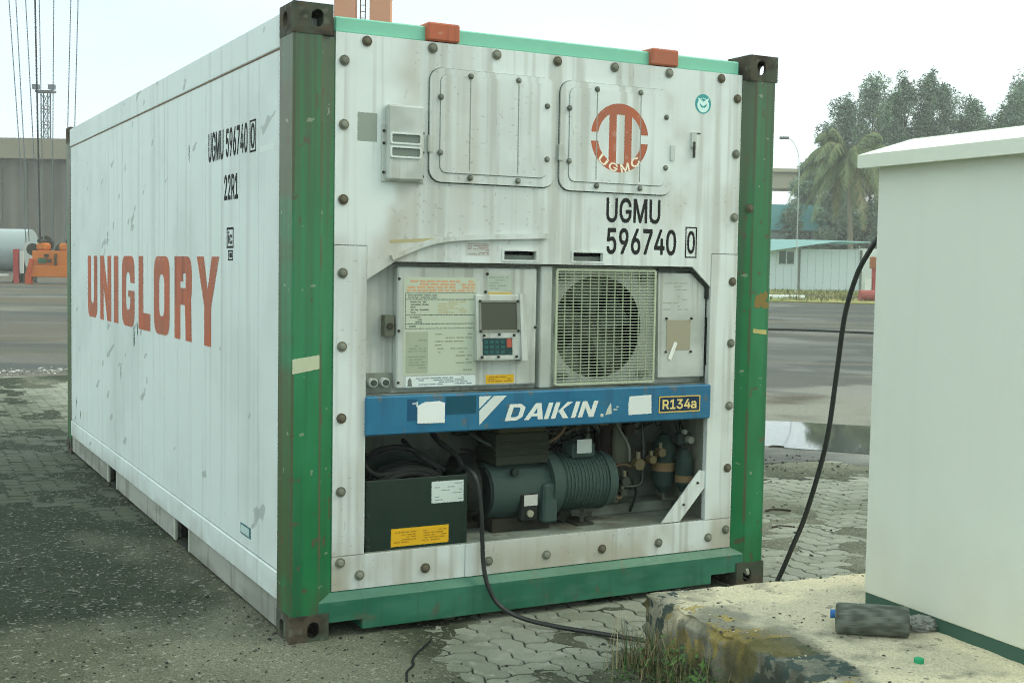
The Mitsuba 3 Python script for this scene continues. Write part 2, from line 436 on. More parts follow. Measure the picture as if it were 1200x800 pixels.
bs('grass_ground', pr(f_grass, 0.9, 0.1))
bs('warehouse_cladding', pr(f_warehouse, 0.7, 0.3))
bs('still_water', {'type': 'twosided', 'bsdf': {'type': 'principled', 'base_color': {'type': 'rgb', 'value': [0.03, 0.035, 0.03]}, 'roughness': 0.02, 'specular': 0.75}})

BLACK = (0.012, 0.014, 0.014)
RUBBER = (0.010, 0.013, 0.012)
OFFWHITE = (0.62, 0.64, 0.60)

# ------------------------------------------------------------------ ground
ZY = -0.03


def sheet(xs, ys, zf):
    X, Y = np.meshgrid(xs, ys, indexing='ij')
    Z = zf(X, Y) if callable(zf) else np.full_like(X, zf)
    v = np.stack([X, Y, Z], -1).reshape(-1, 3)
    n = len(ys)
    i, j = np.meshgrid(np.arange(len(xs) - 1), np.arange(n - 1), indexing='ij')
    a = (i * n + j).ravel()
    f = np.vstack([np.c_[a, a + n, a + n + 1], np.c_[a, a + n + 1, a + 1]])
    return trimesh.Trimesh(v, f, process=False)


yard = sheet(np.linspace(-510, 510, 61), np.linspace(-510, 510, 61), ZY)
put('yard', yard, 'asphalt', kind='structure')


def fb(x, y, s, o=4, seed=0, z=0.0):
    return meshkit.fbm(np.stack([x * s, y * s, np.full_like(x, z)], -1), o, seed)


def sstep(a, b, x):
    t = np.clip((x - a) / (b - a), 0, 1)
    return t * t * (3 - 2 * t)


def dirt(x, y):
    """how much loose dirt covers the paving, 0..1"""
    n = fb(x, y, 1.6, 4, 3) - 0.5
    a = sstep(0.66, 0.10, x + 1.1 * n + 0.10 * np.maximum(y - 1, 0)) * sstep(4.6, 2.2, y + 2.6 * n)       # dirt and gravel left of the container
    b = sstep(1.85, 2.75, y - 0.15 * (x - 4) + 1.4 * n) * (x > 2.0)                                           # silt toward the puddle
    c = sstep(0.40, 0.10, np.hypot((x - 1.12) * 1.4, y + 1.1) + 0.5 * n)                                      # soil at the platform's corner
    d = sstep(0.58, 0.74, fb(x, y, 1.3, 4, 8)) * np.where(x > 2.4, 0.25, 0.45)
    e = sstep(10.0, 12.6, y + 3.0 * n) * 0.9
    return np.clip(np.maximum.reduce([a, b, c, d, e]), 0, 1)


def in_paving(x, y):
    return (x > -3.4) & (x < 5.6) & (y > -4.6) & (y < np.where(x > 2.44, 3.3, 12.6))


def soil_z(x, y):
    k = dirt(x, y)
    z = -0.0068 + 0.007 * sstep(0.45, 0.7, fb(x, y, 2.6, 4, 15)) * (1 - k) + 0.0165 * k + 0.012 * k * (fb(x, y, 7, 4, 5) - 0.5) + 0.006 * k * (fb(x, y, 34, 2, 6) - 0.5)
    lim = np.where(x > 2.44, 3.5, 13.0)
    edge = np.minimum.reduce([x + 3.7, 6.0 - x, y + 4.9, lim - y]) + 0.5 * (fb(x, y, 1.2, 3, 11) - 0.5)
    return np.where(edge < 0.6, z + (-0.05 - z) * sstep(0.6, 0.0, edge), z)


gx = np.r_[np.arange(-3.9, -1.3, 0.10), np.arange(-1.3, 2.2, 0.017), np.arange(2.2, 6.3, 0.034)]
gy = np.r_[np.arange(-5.1, -1.6, 0.10), np.arange(-1.6, 1.2, 0.017), np.arange(1.2, 4.2, 0.03), np.arange(4.2, 13.4, 0.08)]
soil = sheet(gx, gy, soil_z)
sx, sy = soil.vertices[:, 0], soil.vertices[:, 1]
mossy_shade = 0.36 + 0.40 * sstep(0.8, -0.2, sx) * sstep(0.1, 1.0, sy) - 0.25 * sstep(2.2, 2.6, sx)  # stronger left of the container, where its shade is painted into the soil
put('ground', soil, 'soil', smooth=True, uv=np.stack([mossy_shade, mossy_shade * 0], -1), kind='structure')

# interlocking zig-zag paving blocks laid in herringbone: every unit grid edge carries the same wave, so neighbours fit
UA, AP = 0.1125, 0.011


def paver_outline(w, h):
    wave = [(0.0, 0.0), (0.27, AP), (0.5, 0.0), (0.73, -AP)]
    pts = []
    for i in range(w): pts += [((i + t) * UA, o) for t, o in wave]
    for j in range(h): pts += [(w * UA + o, (j + t) * UA) for t, o in wave]
    for i in range(w)[::-1]: pts += [((i + 1 - t) * UA, h * UA - o) for t, o in wave]
    for j in range(h)[::-1]: pts += [(-o, (j + 1 - t) * UA) for t, o in wave]
    return Polygon(pts)


def paver_mesh(w, h):
    a = np.array(PAVE(w, h).exterior.coords)[:-1]
    if not shapely.LinearRing(a).is_ccw: a = a[::-1]
    c = np.array([w * UA / 2, h * UA / 2])
    inner = np.array(Polygon(a).buffer(-0.0035, join_style=2).exterior.coords)[:-1]
    near_ = [np.argmin(((inner - q) ** 2).sum(1)) for q in a]
    inner = inner[near_]
    n = len(a)
    v = np.vstack([np.c_[a, np.full(n, -0.03)], np.c_[a, np.full(n, -0.004)], np.c_[inner, np.zeros(n)]])
    i = np.arange(n); j = (i + 1) % n
    f = [np.c_[i, j, j + n], np.c_[i, j + n, i + n], np.c_[i + n, j + n, j + 2 * n], np.c_[i + n, j + 2 * n, i + 2 * n]]
    v2, f2 = trimesh.creation.triangulate_polygon(Polygon(inner), engine='earcut')
    idx = np.array([np.argmin(((inner - q) ** 2).sum(1)) for q in v2]); f2 = idx[f2]
    e1, e2 = inner[f2[:, 1]] - inner[f2[:, 0]], inner[f2[:, 2]] - inner[f2[:, 0]]
    flip = e1[:, 0] * e2[:, 1] - e1[:, 1] * e2[:, 0] < 0
    f2[flip] = f2[flip][:, ::-1]
    f.append(f2 + 2 * n)
    v[:, :2] -= c
    return v, np.vstack(f)


PAVE = lambda w, h: paver_outline(w, h).buffer(-0.0036, join_style=2).simplify(0.0004)
PM = [paver_mesh(2, 1), paver_mesh(1, 2)]
GA = math.radians(-2.0)
gc, gs = math.cos(GA), math.sin(GA)
cells, kinds = [], []
for ix in range(-42, 62):
    for iy in range(-56, 126):
        q = (ix - iy) % 4
        if q == 0: u, v, kd = (ix + 1) * UA, (iy + 0.5) * UA, 0
        elif q == 3: u, v, kd = (ix + 0.5) * UA, (iy + 1) * UA, 1
        else: continue
        cells.append((u * gc - v * gs, u * gs + v * gc)); kinds.append(kd)
cells, kinds = np.array(cells), np.array(kinds)
keep = in_paving(cells[:, 0], cells[:, 1]) & (dirt(cells[:, 0], cells[:, 1]) < 0.97)
keep &= ~((cells[:, 0] > 0.25) & (cells[:, 0] < 2.2) & (cells[:, 1] > 0.45) & (cells[:, 1] < 5.5))
keep &= ~((cells[:, 0] > 1.5) & (cells[:, 1] < -1.05))
cells, kinds = cells[keep], kinds[keep]
dist = np.hypot(cells[:, 0] - EYE[0], cells[:, 1] - EYE[1])
ahead = (cells - EYE[:2]) @ (FWD[:2] / np.linalg.norm(FWD[:2])); sidew = (cells - EYE[:2]) @ np.array([FWD[1], -FWD[0]])
seen = (np.abs(sidew) < 0.43 * ahead) & (ahead > 4.2) & (dirt(cells[:, 0], cells[:, 1]) < 0.55)
shut = (cells[:, 0] > 0.05) & (cells[:, 0] < 2.9) & (cells[:, 1] > 0.12)          # beneath or behind the container
shut |= (cells[:, 0] > 1.12) & (cells[:, 1] < -0.8)                                  # beneath the platform
near = np.where(seen & ~shut)[0]
near = near[np.argsort(dist[near])][:300]


def place_paver(xy, r, kd):
    tx, ty = r.normal(0, 0.006, 2)
    a = GA + r.normal(0, 0.006)
    R = np.array([[math.cos(a), -math.sin(a), 0], [math.sin(a), math.cos(a), 0], [0, 0, 1.0]]) @ np.array([[1, 0, ty], [0, 1, tx], [-ty, -tx, 1.0]])
    return PM[kd][0] @ R.T + np.array([xy[0], xy[1], r.normal(-0.0005, 0.0014)])


pr_ = np.random.default_rng(21)
rest_v, rest_uv, rest_f, off = [], [], [], 0
isnear = np.zeros(len(cells), bool); isnear[near] = True
for q, xy in enumerate(cells):
    v = place_paver(xy, pr_, kinds[q]); uv = np.tile(pr_.random(2), (len(v), 1)); pf = PM[kinds[q]][1]
    if isnear[q]:
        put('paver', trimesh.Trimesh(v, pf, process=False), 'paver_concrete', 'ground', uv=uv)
    else:
        rest_v.append(v); rest_uv.append(uv); rest_f.append(pf + off); off += len(v)
rest = trimesh.Trimesh(np.vstack(rest_v), np.vstack(rest_f), process=False)
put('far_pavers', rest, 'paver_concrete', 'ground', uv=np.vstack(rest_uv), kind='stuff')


# loose gravel
def pebbles(n, xs, ys, smin, smax, seed, mask):
    r = np.random.default_rng(seed)
    base = trimesh.creation.icosahedron()
    V, F, C = [], [], []
    k = 0
    while k < n:
        x, y = r.uniform(*xs), r.uniform(*ys)
        if r.random() > mask(np.array([x]), np.array([y]))[0]: continue
        s = smin * (smax / smin) ** (r.random() ** 2.2)
        v = base.vertices * s * r.uniform(0.6, 1.25, 3) * [1, 1, 0.7] * (1 + 0.25 * r.normal(size=(12, 1)))
        a = r.uniform(0, 6.28); v = v @ np.array([[math.cos(a), -math.sin(a), 0], [math.sin(a), math.cos(a), 0], [0, 0, 1]]).T
        z = soil_z(np.array([x]), np.array([y]))[0]
        V.append(v + [x, y, max(z, -0.004 if y < 12.7 else ZY) + s * 0.25]); F.append(base.faces + 12 * k)
        c = np.array([0.125, 0.13, 0.10]) * (0.12 + 1.0 * r.random() ** 1.8)
        C.append(np.tile(c * r.uniform(0.93, 1.07, 3), (12, 1))); k += 1
    return trimesh.Trimesh(np.vstack(V), np.vstack(F), process=False), np.vstack(C)


gm, gcol = pebbles(3000, (-1.5, 0.9), (-1.3, 4.2), 0.0018, 0.0085, 31, lambda x, y: 0.06 + 0.9 * dirt(x, y) * (1 - 0.88 * sstep(0.1, 1.3, y)))
gm2, gcol2 = pebbles(900, (2.6, 5.6), (-0.2, 3.4), 0.003, 0.014, 32, lambda x, y: 0.15 + 0.8 * dirt(x, y))
gm3, gcol3 = pebbles(900, (0.6, 1.3), (-1.9, -0.5), 0.002, 0.010, 33, lambda x, y: 0.9 + 0 * x)
gm4, gcol4 = pebbles(520, (-1.6, 2.6), (13.2, 14.3), 0.008, 0.035, 34, lambda x, y: 0.15 + 0.8 * (abs(y - 13.6 - 0.1 * np.sin(x * 3)) < 0.12))
put('gravel', cat(gm, gm2, gm3, gm4), np.vstack([gcol, gcol2, gcol3, np.clip(gcol4 * 5 + 0.12, 0, 0.5)]), smooth=False, label='loose grey gravel scattered over the dirt and paving around the container', cat='gravel', kind='stuff')

# puddle on the yard behind the container
pa = np.linspace(0, 2 * np.pi, 90, endpoint=False)
pn = meshkit.fbm(np.stack([np.cos(pa) * 1.8, np.sin(pa) * 1.8, pa * 0], -1), 4, 4) - 0.5
pu = np.stack([3.9 * np.cos(pa) * (1 + 0.5 * pn), 0.98 * np.sin(pa) * (1 + 1.0 * pn)], -1)
dd = np.array([0.62, -0.785])
pud = Polygon(np.c_[6.75 + pu[:, 0] * dd[0] - pu[:, 1] * dd[1], 4.05 + pu[:, 0] * dd[1] + pu[:, 1] * dd[0]])
m = ext(pud, 0.004); m.apply_translation((0, 0, ZY)); put('puddle', m, 'still_water', kind='structure')


# ------------------------------------------------------------------ the container
W, L, H = 2.438, 5.757, 2.591
C = thing('refrigerated_container', 'white refrigerated shipping container with green corner posts and orange lettering on its side', 'container')

# corner castings
def casting():
    def slab(poly, t): 
        v, f, _ = meshkit.arrays(ext(poly, t)); m = trimesh.Trimesh(v, f); m.merge_vertices()
        return m3.Manifold(m3.Mesh(m.vertices.astype(np.float32), m.faces.astype(np.uint32)))
    o = m3.Manifold.cube((0.166, 0.182, 0.122)).translate((-0.002, -0.004, -0.002))
    inn = m3.Manifold.cube((0.134, 0.150, 0.092)).translate((0.014, 0.012, 0.013))
    f = slab(rrect(-0.026, 0.026, -0.035, 0.035, 0.0255), 0.04).rotate((90, 0, 0)).translate((0.098, 0.025, 0.062))
    s = slab(rrect(-0.033, 0.033, -0.028, 0.028, 0.0275), 0.04).rotate((0, 90, 0)).translate((-0.010, 0.105, 0.062))
    t = slab(rrect(-0.031, 0.031, -0.055, 0.055, 0.0305), 0.04).translate((0.082, 0.09, 0.095))
    return o - inn - f - s - t


cm = casting().to_mesh()
cast = trimesh.Trimesh(cm.vert_properties[:, :3], cm.tri_verts, process=False)
for mx in (0, 1):
    for my in (0, 1):
        for mz in (0, 1):
            M = np.diag([-1.0 if mx else 1.0, -1.0 if my else 1.0, 1.0 if mz else -1.0, 1.0])
            M[:3, 3] = (W if mx else 0, L if my else 0, (H - 0.118) if mz else 0.118)
            c = cast.copy(); c.apply_transform(M)
            put('corner_casting', c, 'rusty_steel', C)

# front posts: outer face, slanted inner flank, return behind the panel
prof = Polygon([(0.0, 0.178), (0.0, 0.010), (0.010, 0.0), (0.118, 0.0), (0.126, 0.006), (0.186, 0.034), (0.186, 0.15), (0.176, 0.178)])
for mx in (0, 1):
    pl = prof if not mx else affinity.translate(affinity.scale(prof, -1, 1, origin=(0, 0)), W, 0)
    m = ext(pl, H - 0.240); m.apply_translation((0, 0, 0.1205))
    put('corner_post', m, 'green_paint', C)
    pl = affinity.translate(affinity.scale(pl, 1, -1, origin=(0, 0)), 0, L)
    m = ext(pl, H - 0.240); m.apply_translation((0, 0, 0.1205))
    put('rear_post', m, 'green_paint', C)

# front top and bottom rails
put('top_rail', box(0.19, W - 0.19, 0.052, 0.15, 2.497, 2.562, 0.006), lin(118, 186, 158), C, finish='satin', label='pale mint green top rail')
put('rear_rail', box(0.19, W - 0.19, L - 0.15, L - 0.05, 2.47, 2.562, 0.006), 'green_paint', C)
rp = Polygon([(0.034, 0.198), (-0.004, 0.160), (-0.004, 0.036), (0.11, 0.036), (0.11, 0.198)])
def xprism(poly, x0, x1):
    m = ext(poly, x1 - x0)
    m.apply_transform(np.array([[0, 0, 1, 0], [1, 0, 0, 0], [0, 1, 0, 0], [0, 0, 0, 1.0]])); m.apply_translation((x0, 0, 0))
    return m
low = Polygon([(0.034, 0.198), (0.002, 0.163), (0.002, 0.078), (0.11, 0.078), (0.11, 0.198)])
end = Polygon([(0.034, 0.198), (0.002, 0.163), (0.002, 0.1215), (0.11, 0.1215), (0.11, 0.198)])
rp = Polygon([(0.034, 0.198), (0.002, 0.163), (0.002, 0.036), (0.11, 0.036), (0.11, 0.198)])
put('bottom_rail', cat(xprism(end, 0.121, 0.1665), xprism(low, 0.1668, 0.315), xprism(rp, 0.3155, W - 0.3155), xprism(low, W - 0.315, W - 0.1668), xprism(end, W - 0.1665, W - 0.121)), 'rail_paint', C)
for x0 in (0.59, 1.722):
    put('bumper_block', box(x0, x0 + 0.150, 0.022, 0.155, 2.5, 2.577, 0.007), 'orange_paint', C, label='faded orange block on the top rail')

# left and right side walls in upright panels, rails, fork pockets
NP = 18
y0s, y1s = 0.180, L - 0.180
for k in range(NP):
    a = y0s + (y1s - y0s) * k / NP + 0.002; b = y0s + (y1s - y0s) * (k + 1) / NP - 0.002
    put('side_panel', box(0.004, 0.05, a, b, 0.272, 2.430, 0.0025), 'white_side_paint', C)
    put('side_panel', box(W - 0.05, W - 0.004, a, b, 0.272, 2.430, 0.0025), 'white_side_paint', C)
put('panel_backing', cat(box(0.0085, 0.05, y0s, y1s, 0.27, 2.43), box(W - 0.05, W - 0.0085, y0s, y1s, 0.27, 2.43)), lin(120, 130, 118), C)
for s in (0, 1):
    fx = (lambda a, b: (a, b)) if not s else (lambda a, b: (W - b, W - a))
    put('side_top_rail', box(*fx(-0.001, 0.07), 0.1795, L - 0.1795, 2.434, 2.572, 0.004), 'white_side_paint', C)
    put('rail_joint', box(*fx(0.0015, 0.06), 0.1795, L - 0.1795, 2.4295, 2.4345), lin(120, 100, 78), C)
    put('side_bottom_rail', box(*fx(-0.002, 0.07), 0.1795, L - 0.1795, 0.150, 0.268, 0.004), 'white_side_paint', C)
    cuts = [0.1795, 1.72, 2.085, 3.72, 4.07, L - 0.1795]
    for a, b in ((0, 1), (2, 3), (4, 5)):
        put('side_sill', box(*fx(0.010, 0.055), cuts[a], cuts[b], 0.022, 0.149, 0.003), 'sill_paint', C, label='mud-stained lower sill of the side')
for ya, yb in ((1.72, 2.085), (3.72, 4.07)):
    for xa, xb in ((0.014, 1.21), (1.228, W - 0.014)):
        pts = [box(xa, xb, ya - 0.006, ya - 0.0005, 0.022, 0.1495), box(xa, xb, yb + 0.0005, yb + 0.006, 0.022, 0.1495), box(xa, xb, ya, yb, 0.142, 0.1495), box(xa, xb, ya, yb, 0.022, 0.028)]
        put('fork_pocket', cat(pts), lin(44, 48, 42), C)  # liner coloured dark to stand in for the shade inside the pocket
    for x in (0.008, W - 0.022):
        put('pocket_flange', cat(box(x, x + 0.014, ya + 0.0005, ya + 0.030, 0.0225, 0.1415), box(x, x + 0.014, yb - 0.045, yb - 0.0005, 0.0225, 0.1415)), lin(158, 164, 150), C)
put('floor', box(0.055, W - 0.055, 0.12, L - 0.15, 0.155, 0.262), lin(40, 42, 38), C)
put('roof', box(0.07, W - 0.07, 0.15, L - 0.15, 2.50, 2.56), 'white_side_paint', C)
put('rear_door', cat(box(0.188, W / 2 - 0.003, L - 0.09, L - 0.04, 0.2, 2.469), box(W / 2 + 0.003, W - 0.188, L - 0.09, L - 0.04, 0.2, 2.469)), 'white_side_paint', C)
put('rear_sill', box(0.166, W - 0.166, L - 0.11, L - 0.01, 0.04, 0.198), 'rail_paint', C)

# front sheet: upper plate with the air slots, side trims, bottom trim
op = Polygon([(0.328, 0.0), (0.328, 1.494), (0.456, 1.572), (1.985, 1.572), (2.096, 1.476), (2.096, 0.0)])
slots = [(0.968, 1.133), (1.320, 1.482)]
upper = sbox(0.187, 1.637, 2.251, 2.4955).union(sbox(0.331, 1.40, 2.0935, 1.64)).difference(op)
for a, b in slots: upper = upper.difference(sbox(a, 1.587, b, 1.629))
put('front_panel', front(upper, 0.030, 0.025), 'white_paint', C)
put('side_trim', front(sbox(0.187, 0.347, 0.329, 1.634), 0.028, 0.03), 'white_paint', C)
put('side_trim', front(sbox(2.0955, 0.347, 2.251, 1.634), 0.028, 0.03), 'white_paint', C)
put('bottom_trim', front(sbox(0.187, 0.2, 0.800, 0.344), 0.029, 0.03), 'white_paint', C)
put('bottom_trim', front(sbox(0.803, 0.2, 2.251, 0.344), 0.028, 0.03), 'white_paint', C)
for a, b in slots:
    fr = sbox(a - 0.008, 1.581, b + 0.008, 1.635).difference(sbox(a + 0.002, 1.589, b - 0.002, 1.627))
    s = put('air_slot', front(fr, 0.026, 0.02), 'white_paint', C)
    put('slot_back', box(a, b, 0.075, 0.08, 1.58, 1.64), BLACK, s)

# round-headed bolts round the sheet
def bolt_mesh(r):
    w = trimesh.creation.cylinder(radius=r, height=0.0035, sections=18); w.apply_translation((0, 0, 0.00175))
    prof2 = np.array([[r * 0.60, 0.003], [r * 0.60, 0.010], [r * 0.42, 0.0135], [0.0, 0.0145]])
    d = trimesh.creation.revolve(prof2, sections=12)
    return cat(w, d)


def bolt_dict(r, c1, c2):
    b = bolt_mesh(r); b.apply_transform(FRONT)
    b = trimesh.graph.smooth_shade(b, angle=0.6, facet_minarea=None)
    edge = np.hypot(b.vertices[:, 0], b.vertices[:, 2]) > r * 0.8
    return mikit.ply(b, 'vc_matte', True, color=np.where(edge[:, None], c2, c1))


BD = [bolt_dict(0.0215, lin(112, 116, 103), lin(100, 102, 88)), bolt_dict(0.0215, lin(128, 132, 118), lin(112, 112, 96)), bolt_dict(0.0215, lin(98, 94, 78), lin(88, 82, 66))]
BS = [bolt_dict(0.0125, lin(110, 116, 104), lin(82, 84, 74)), bolt_dict(0.0125, lin(132, 138, 126), lin(90, 92, 80))]
BT = bolt_dict(0.006, lin(60, 62, 56), lin(50, 52, 46))
at = lambda x, y, z: T().translate([x, y, z])
spots = [(0.223, z) for z in (2.383, 2.125, 1.821, 1.521, 1.219, 0.922, 0.616, 0.318)] + [(2.223, z) for z in (2.381, 2.117, 1.813, 1.503, 1.204, 0.899, 0.593, 0.288)]
spots += [(x, 0.258) for x in (0.309, 0.611, 0.916, 1.211, 1.508, 1.825, 2.117)] + [(x, 2.469) for x in (0.320, 0.615, 0.918, 1.221, 1.521, 1.822, 2.124)]
for i, (x, z) in enumerate(spots):
    put('bolt', BD[(i * 7 + 3) % 3], None, C, to_world=at(x, 0.0275, z))
put('bolt', BD[2], None, C, to_world=at(2.30, 0.006, 1.86))

# two access doors
def access_door(x0, x1, z0, z1, inner, bolts, seams):
    d = put('access_door', front(rrect(x0, x1, z0, z1, 0.055), 0.0185, 0.0112), 'white_paint', C, smooth=30)
    put('dark_outline', front(rrect(x0 - 0.0035, x1 + 0.0035, z0 - 0.0045, z1 + 0.0025, 0.057), 0.0282, 0.0015), lin(70, 78, 70), d)  # dark outline behind the door edge, widest along the bottom
    put('dark_outline', front(rrect(inner[0] - 0.002, inner[1] + 0.002, inner[2] - 0.0028, inner[3] + 0.001, 0.031), 0.0178, 0.0006), lin(104, 112, 102), d)  # dark outline around the raised sheet, widest along the bottom
    r = front(rrect(*inner, 0.03), 0.0135, 0.0048)
    put('raised_sheet', r, 'white_paint', d, smooth=30)
    for x in seams:
        put('seam', front(sbox(x - 0.0022, inner[2] + 0.012, x + 0.0022, inner[3] - 0.012), 0.0122, 0.001), lin(140, 148, 138), d)
    for i, (x, z) in enumerate(bolts):
        put('bolt', BS[i % 2], None, d, to_world=at(x, 0.0135, z))
    return d


d1 = access_door(0.603, 1.211, 1.912, 2.389, (0.650, 1.166, 1.952, 2.362), [(0.788, 2.364), (1.020, 2.366), (0.649, 2.267), (0.649, 2.035), (0.791, 1.934), (1.024, 1.932), (1.165, 2.266), (1.168, 2.034)], (0.788, 1.022))
d2 = access_door(1.237, 1.847, 1.904, 2.388, (1.283, 1.801, 1.945, 2.360), [(1.422, 2.361), (1.657, 2.364), (1.279, 2.267), (1.282, 2.033), (1.428, 1.929), (1.664, 1.928), (1.802, 2.262), (1.804, 2.029)], (1.424, 1.660))
for x, z in ((0.606, 2.07), (1.240, 2.07), (1.843, 2.10)):
    put('hinge', front(sbox(x - 0.012, z - 0.035, x + 0.012, z + 0.035), 0.011, 0.02), 'sheet_metal', C)

# round emblem on the right-hand access door
cx, cz, R1, R2 = 1.548, 2.151, 0.155, 0.118
disc = Point(cx, cz).buffer(R1, quad_segs=24)
ringp = disc.difference(Point(cx, cz).buffer(R2, quad_segs=24)).difference(sbox(cx - 0.2, cz - 0.020, cx - 0.07, cz + 0.020)).difference(sbox(cx + 0.07, cz - 0.020, cx + 0.2, cz + 0.020))
bars = disc.intersection(sbox(cx - 0.058, cz - 0.2, cx - 0.019, cz + 0.125)).union(disc.intersection(sbox(cx + 0.025, cz - 0.2, cx + 0.064, cz + 0.125)))
emb = ringp.union(bars).union(disc.intersection(sbox(cx - 0.058, cz + 0.105, cx + 0.064, cz + 0.2)))
ek = put('emblem', front(emb, 0.0126, 0.0009), 'orange_paint', d2, label='round orange emblem with letters UGMC')
let = []
for ch, a in zip('UGMC', (-40, -14, 13, 39)):
    g = fit(glyphs(ch, 0.05), -0.024, 0.024, -0.019, 0.019)
    g = affinity.rotate(g, a, origin=(0, 0))
    ra = 0.136
    let.append(affinity.translate(g, cx + ra * math.sin(math.radians(a)), cz - ra * math.cos(math.radians(a))))
put('emblem_letters', front(shapely.union_all(let), 0.0118, 0.0008), lin(232, 222, 200), d2)

# container number on the front
def digits_front(text, x0, x1, z0, z1, thin=0.0):
    g = fit(glyphs(text, 0.12), x0, x1, z0, z1)
    return g.buffer(thin) if thin else g
num = shapely.union_all([digits_front('UGMU', 1.494, 1.792, 1.768, 1.882), digits_front('596740', 1.500, 1.886, 1.623, 1.745), digits_front('0', 1.950, 1.995, 1.633, 1.742)])
num = num.union(sbox(1.939, 1.614, 2.006, 1.760).difference(sbox(1.945, 1.620, 2.000, 1.754)))
put('number', front(num, 0.0288, 0.0012), BLACK, C, label='black lettering UGMU 596740 0')
# round teal sticker
sk = put('round_sticker', front(Point(2.022, 2.342).buffer(0.046), 0.0285, 0.0014), lin(70, 150, 150), C, label='round teal and white sticker')
em = Point(2.022, 2.336).buffer(0.034).difference(Point(2.022, 2.345).buffer(0.022)).union(Polygon([(1.99, 2.372), (2.022, 2.352), (2.055, 2.372), (2.045, 2.345), (2.022, 2.330), (2.0, 2.345)]))
put('print', front(em, 0.0278, 0.0006), lin(205, 232, 226), sk)
put('residue_patch', front(sbox(0.283, 2.063, 0.369, 2.180), 0.0293, 0.0006), lin(142, 152, 140), C, label='square grey glue patch')
# small latch on the right
lk = put('latch', front(sbox(1.955, 2.135, 1.982, 2.205), 0.018, 0.012), 'sheet_metal', C)
put('latch_pin', cat(box(1.962, 1.972, 0.012, 0.02, 2.085, 2.16), box(1.985, 2.010, 0.026, 0.030, 2.199, 2.204)), lin(60, 62, 56), lk)

# vent hood on the left
vk = put('vent_hood', cat(box(0.402, 0.563, -0.012, 0.030, 1.908, 2.218, 0.008), box(0.388, 0.577, 0.018, 0.0302, 1.902, 2.140, 0.003)), 'sheet_metal', C)
for z in (2.056, 2.0):
    fr = rrect(0.410, 0.550, z, z + 0.048, 0.008).difference(rrect(0.417, 0.543, z + 0.007, z + 0.041, 0.006))
    put('slot_frame', front(fr, -0.020, 0.009), 'white_paint', vk)
    put('slot', front(rrect(0.416, 0.544, z + 0.006, z + 0.042, 0.004), -0.0132, 0.001), lin(112, 122, 112), vk)
for x, z in ((0.394, 2.11), (0.394, 2.06), (0.571, 2.11), (0.571, 2.03), (0.571, 1.93), (0.394, 1.94)):
    put('bolt', BT, None, vk, to_world=at(x, 0.018, z))

# peeling edge strip above the control box
ribbon = spline([(0.437, 1.588), (0.52, 1.622), (0.60, 1.652), (0.70, 1.672), (0.85, 1.683), (1.02, 1.690), (1.181, 1.697)], 6)
rb = LineString(ribbon).buffer(0.011, cap_style=2)
put('loose_strip', front(rb, 0.012, 0.016), 'white_paint', C, label='bent loose edge strip')
put('tape_residue', front(Polygon([(0.43, 1.648), (0.56, 1.655), (0.69, 1.668), (0.70, 1.678), (0.55, 1.670), (0.43, 1.662)]), 0.0292, 0.0008), lin(168, 160, 124), C)
def print_lines(x0, x1, z0, z1, rows, seed, cover=0.8, h=0.5):
    r = np.random.default_rng(seed); out = []
    dz = (z1 - z0) / rows
    for k in range(rows):
        x = x0 + r.uniform(0, 0.1) * (x1 - x0)
        while x < x1 - 0.01:
            w = min(r.uniform(0.012, 0.05), x1 - x)
            if r.random() < cover: out.append(sbox(x, z0 + dz * (k + 0.5 - h / 2), x + w, z0 + dz * (k + 0.5 + h / 2)))
            x += w + r.uniform(0.003, 0.009)
    return shapely.union_all(out)
sk = put('faded_sticker', front(sbox(0.783, 1.603, 0.900, 1.660), 0.0291, 0.0009), lin(186, 192, 184), C)
put('print', front(print_lines(0.786, 0.897, 1.606, 1.657, 7, 5), 0.0286, 0.0004), lin(146, 128, 124), sk)

# machinery bay: inner walls
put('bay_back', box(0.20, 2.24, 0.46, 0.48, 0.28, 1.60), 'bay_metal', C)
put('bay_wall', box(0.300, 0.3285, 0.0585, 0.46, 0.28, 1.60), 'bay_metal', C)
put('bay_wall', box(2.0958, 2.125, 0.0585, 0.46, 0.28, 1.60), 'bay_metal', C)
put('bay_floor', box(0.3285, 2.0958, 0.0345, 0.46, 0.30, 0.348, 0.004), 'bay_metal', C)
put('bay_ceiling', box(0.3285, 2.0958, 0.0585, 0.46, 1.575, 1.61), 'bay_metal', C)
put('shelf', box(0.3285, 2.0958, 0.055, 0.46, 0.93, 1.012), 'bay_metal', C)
# upper half: recessed plate, control box, post, grille, right plate
put('recess_plate', front(sbox(0.329, 1.013, 1.19, 1.574), 0.100, 0.01), 'sheet_metal', C)
put('recess_plate', front(sbox(1.80, 1.013, 2.0955, 1.574), 0.100, 0.01), 'sheet_metal', C)
kb = put('control_box', box(0.476, 1.150, 0.050, 0.099, 1.034, 1.550, 0.006), 'sheet_metal', C)
sk = put('notice_sticker', front(rrect(0.506, 0.850, 1.090, 1.508, 0.004), 0.0486, 0.0012), lin(180, 190, 170), kb, label='large faded notice sheet with ruled table')
put('print', front(print_lines(0.515, 0.842, 1.445, 1.497, 4, 3, 0.85, 0.7), 0.0481, 0.0004), lin(196, 158, 122), sk)
tab = sbox(0.512, 1.288, 0.846, 1.442).difference(sbox(0.514, 1.290, 0.844, 1.440))
for z in (1.412, 1.345, 1.308): tab = tab.union(sbox(0.513, z, 0.845, z + 0.0025))
put('table_rules', front(tab, 0.0480, 0.0004), lin(52, 62, 56), sk)
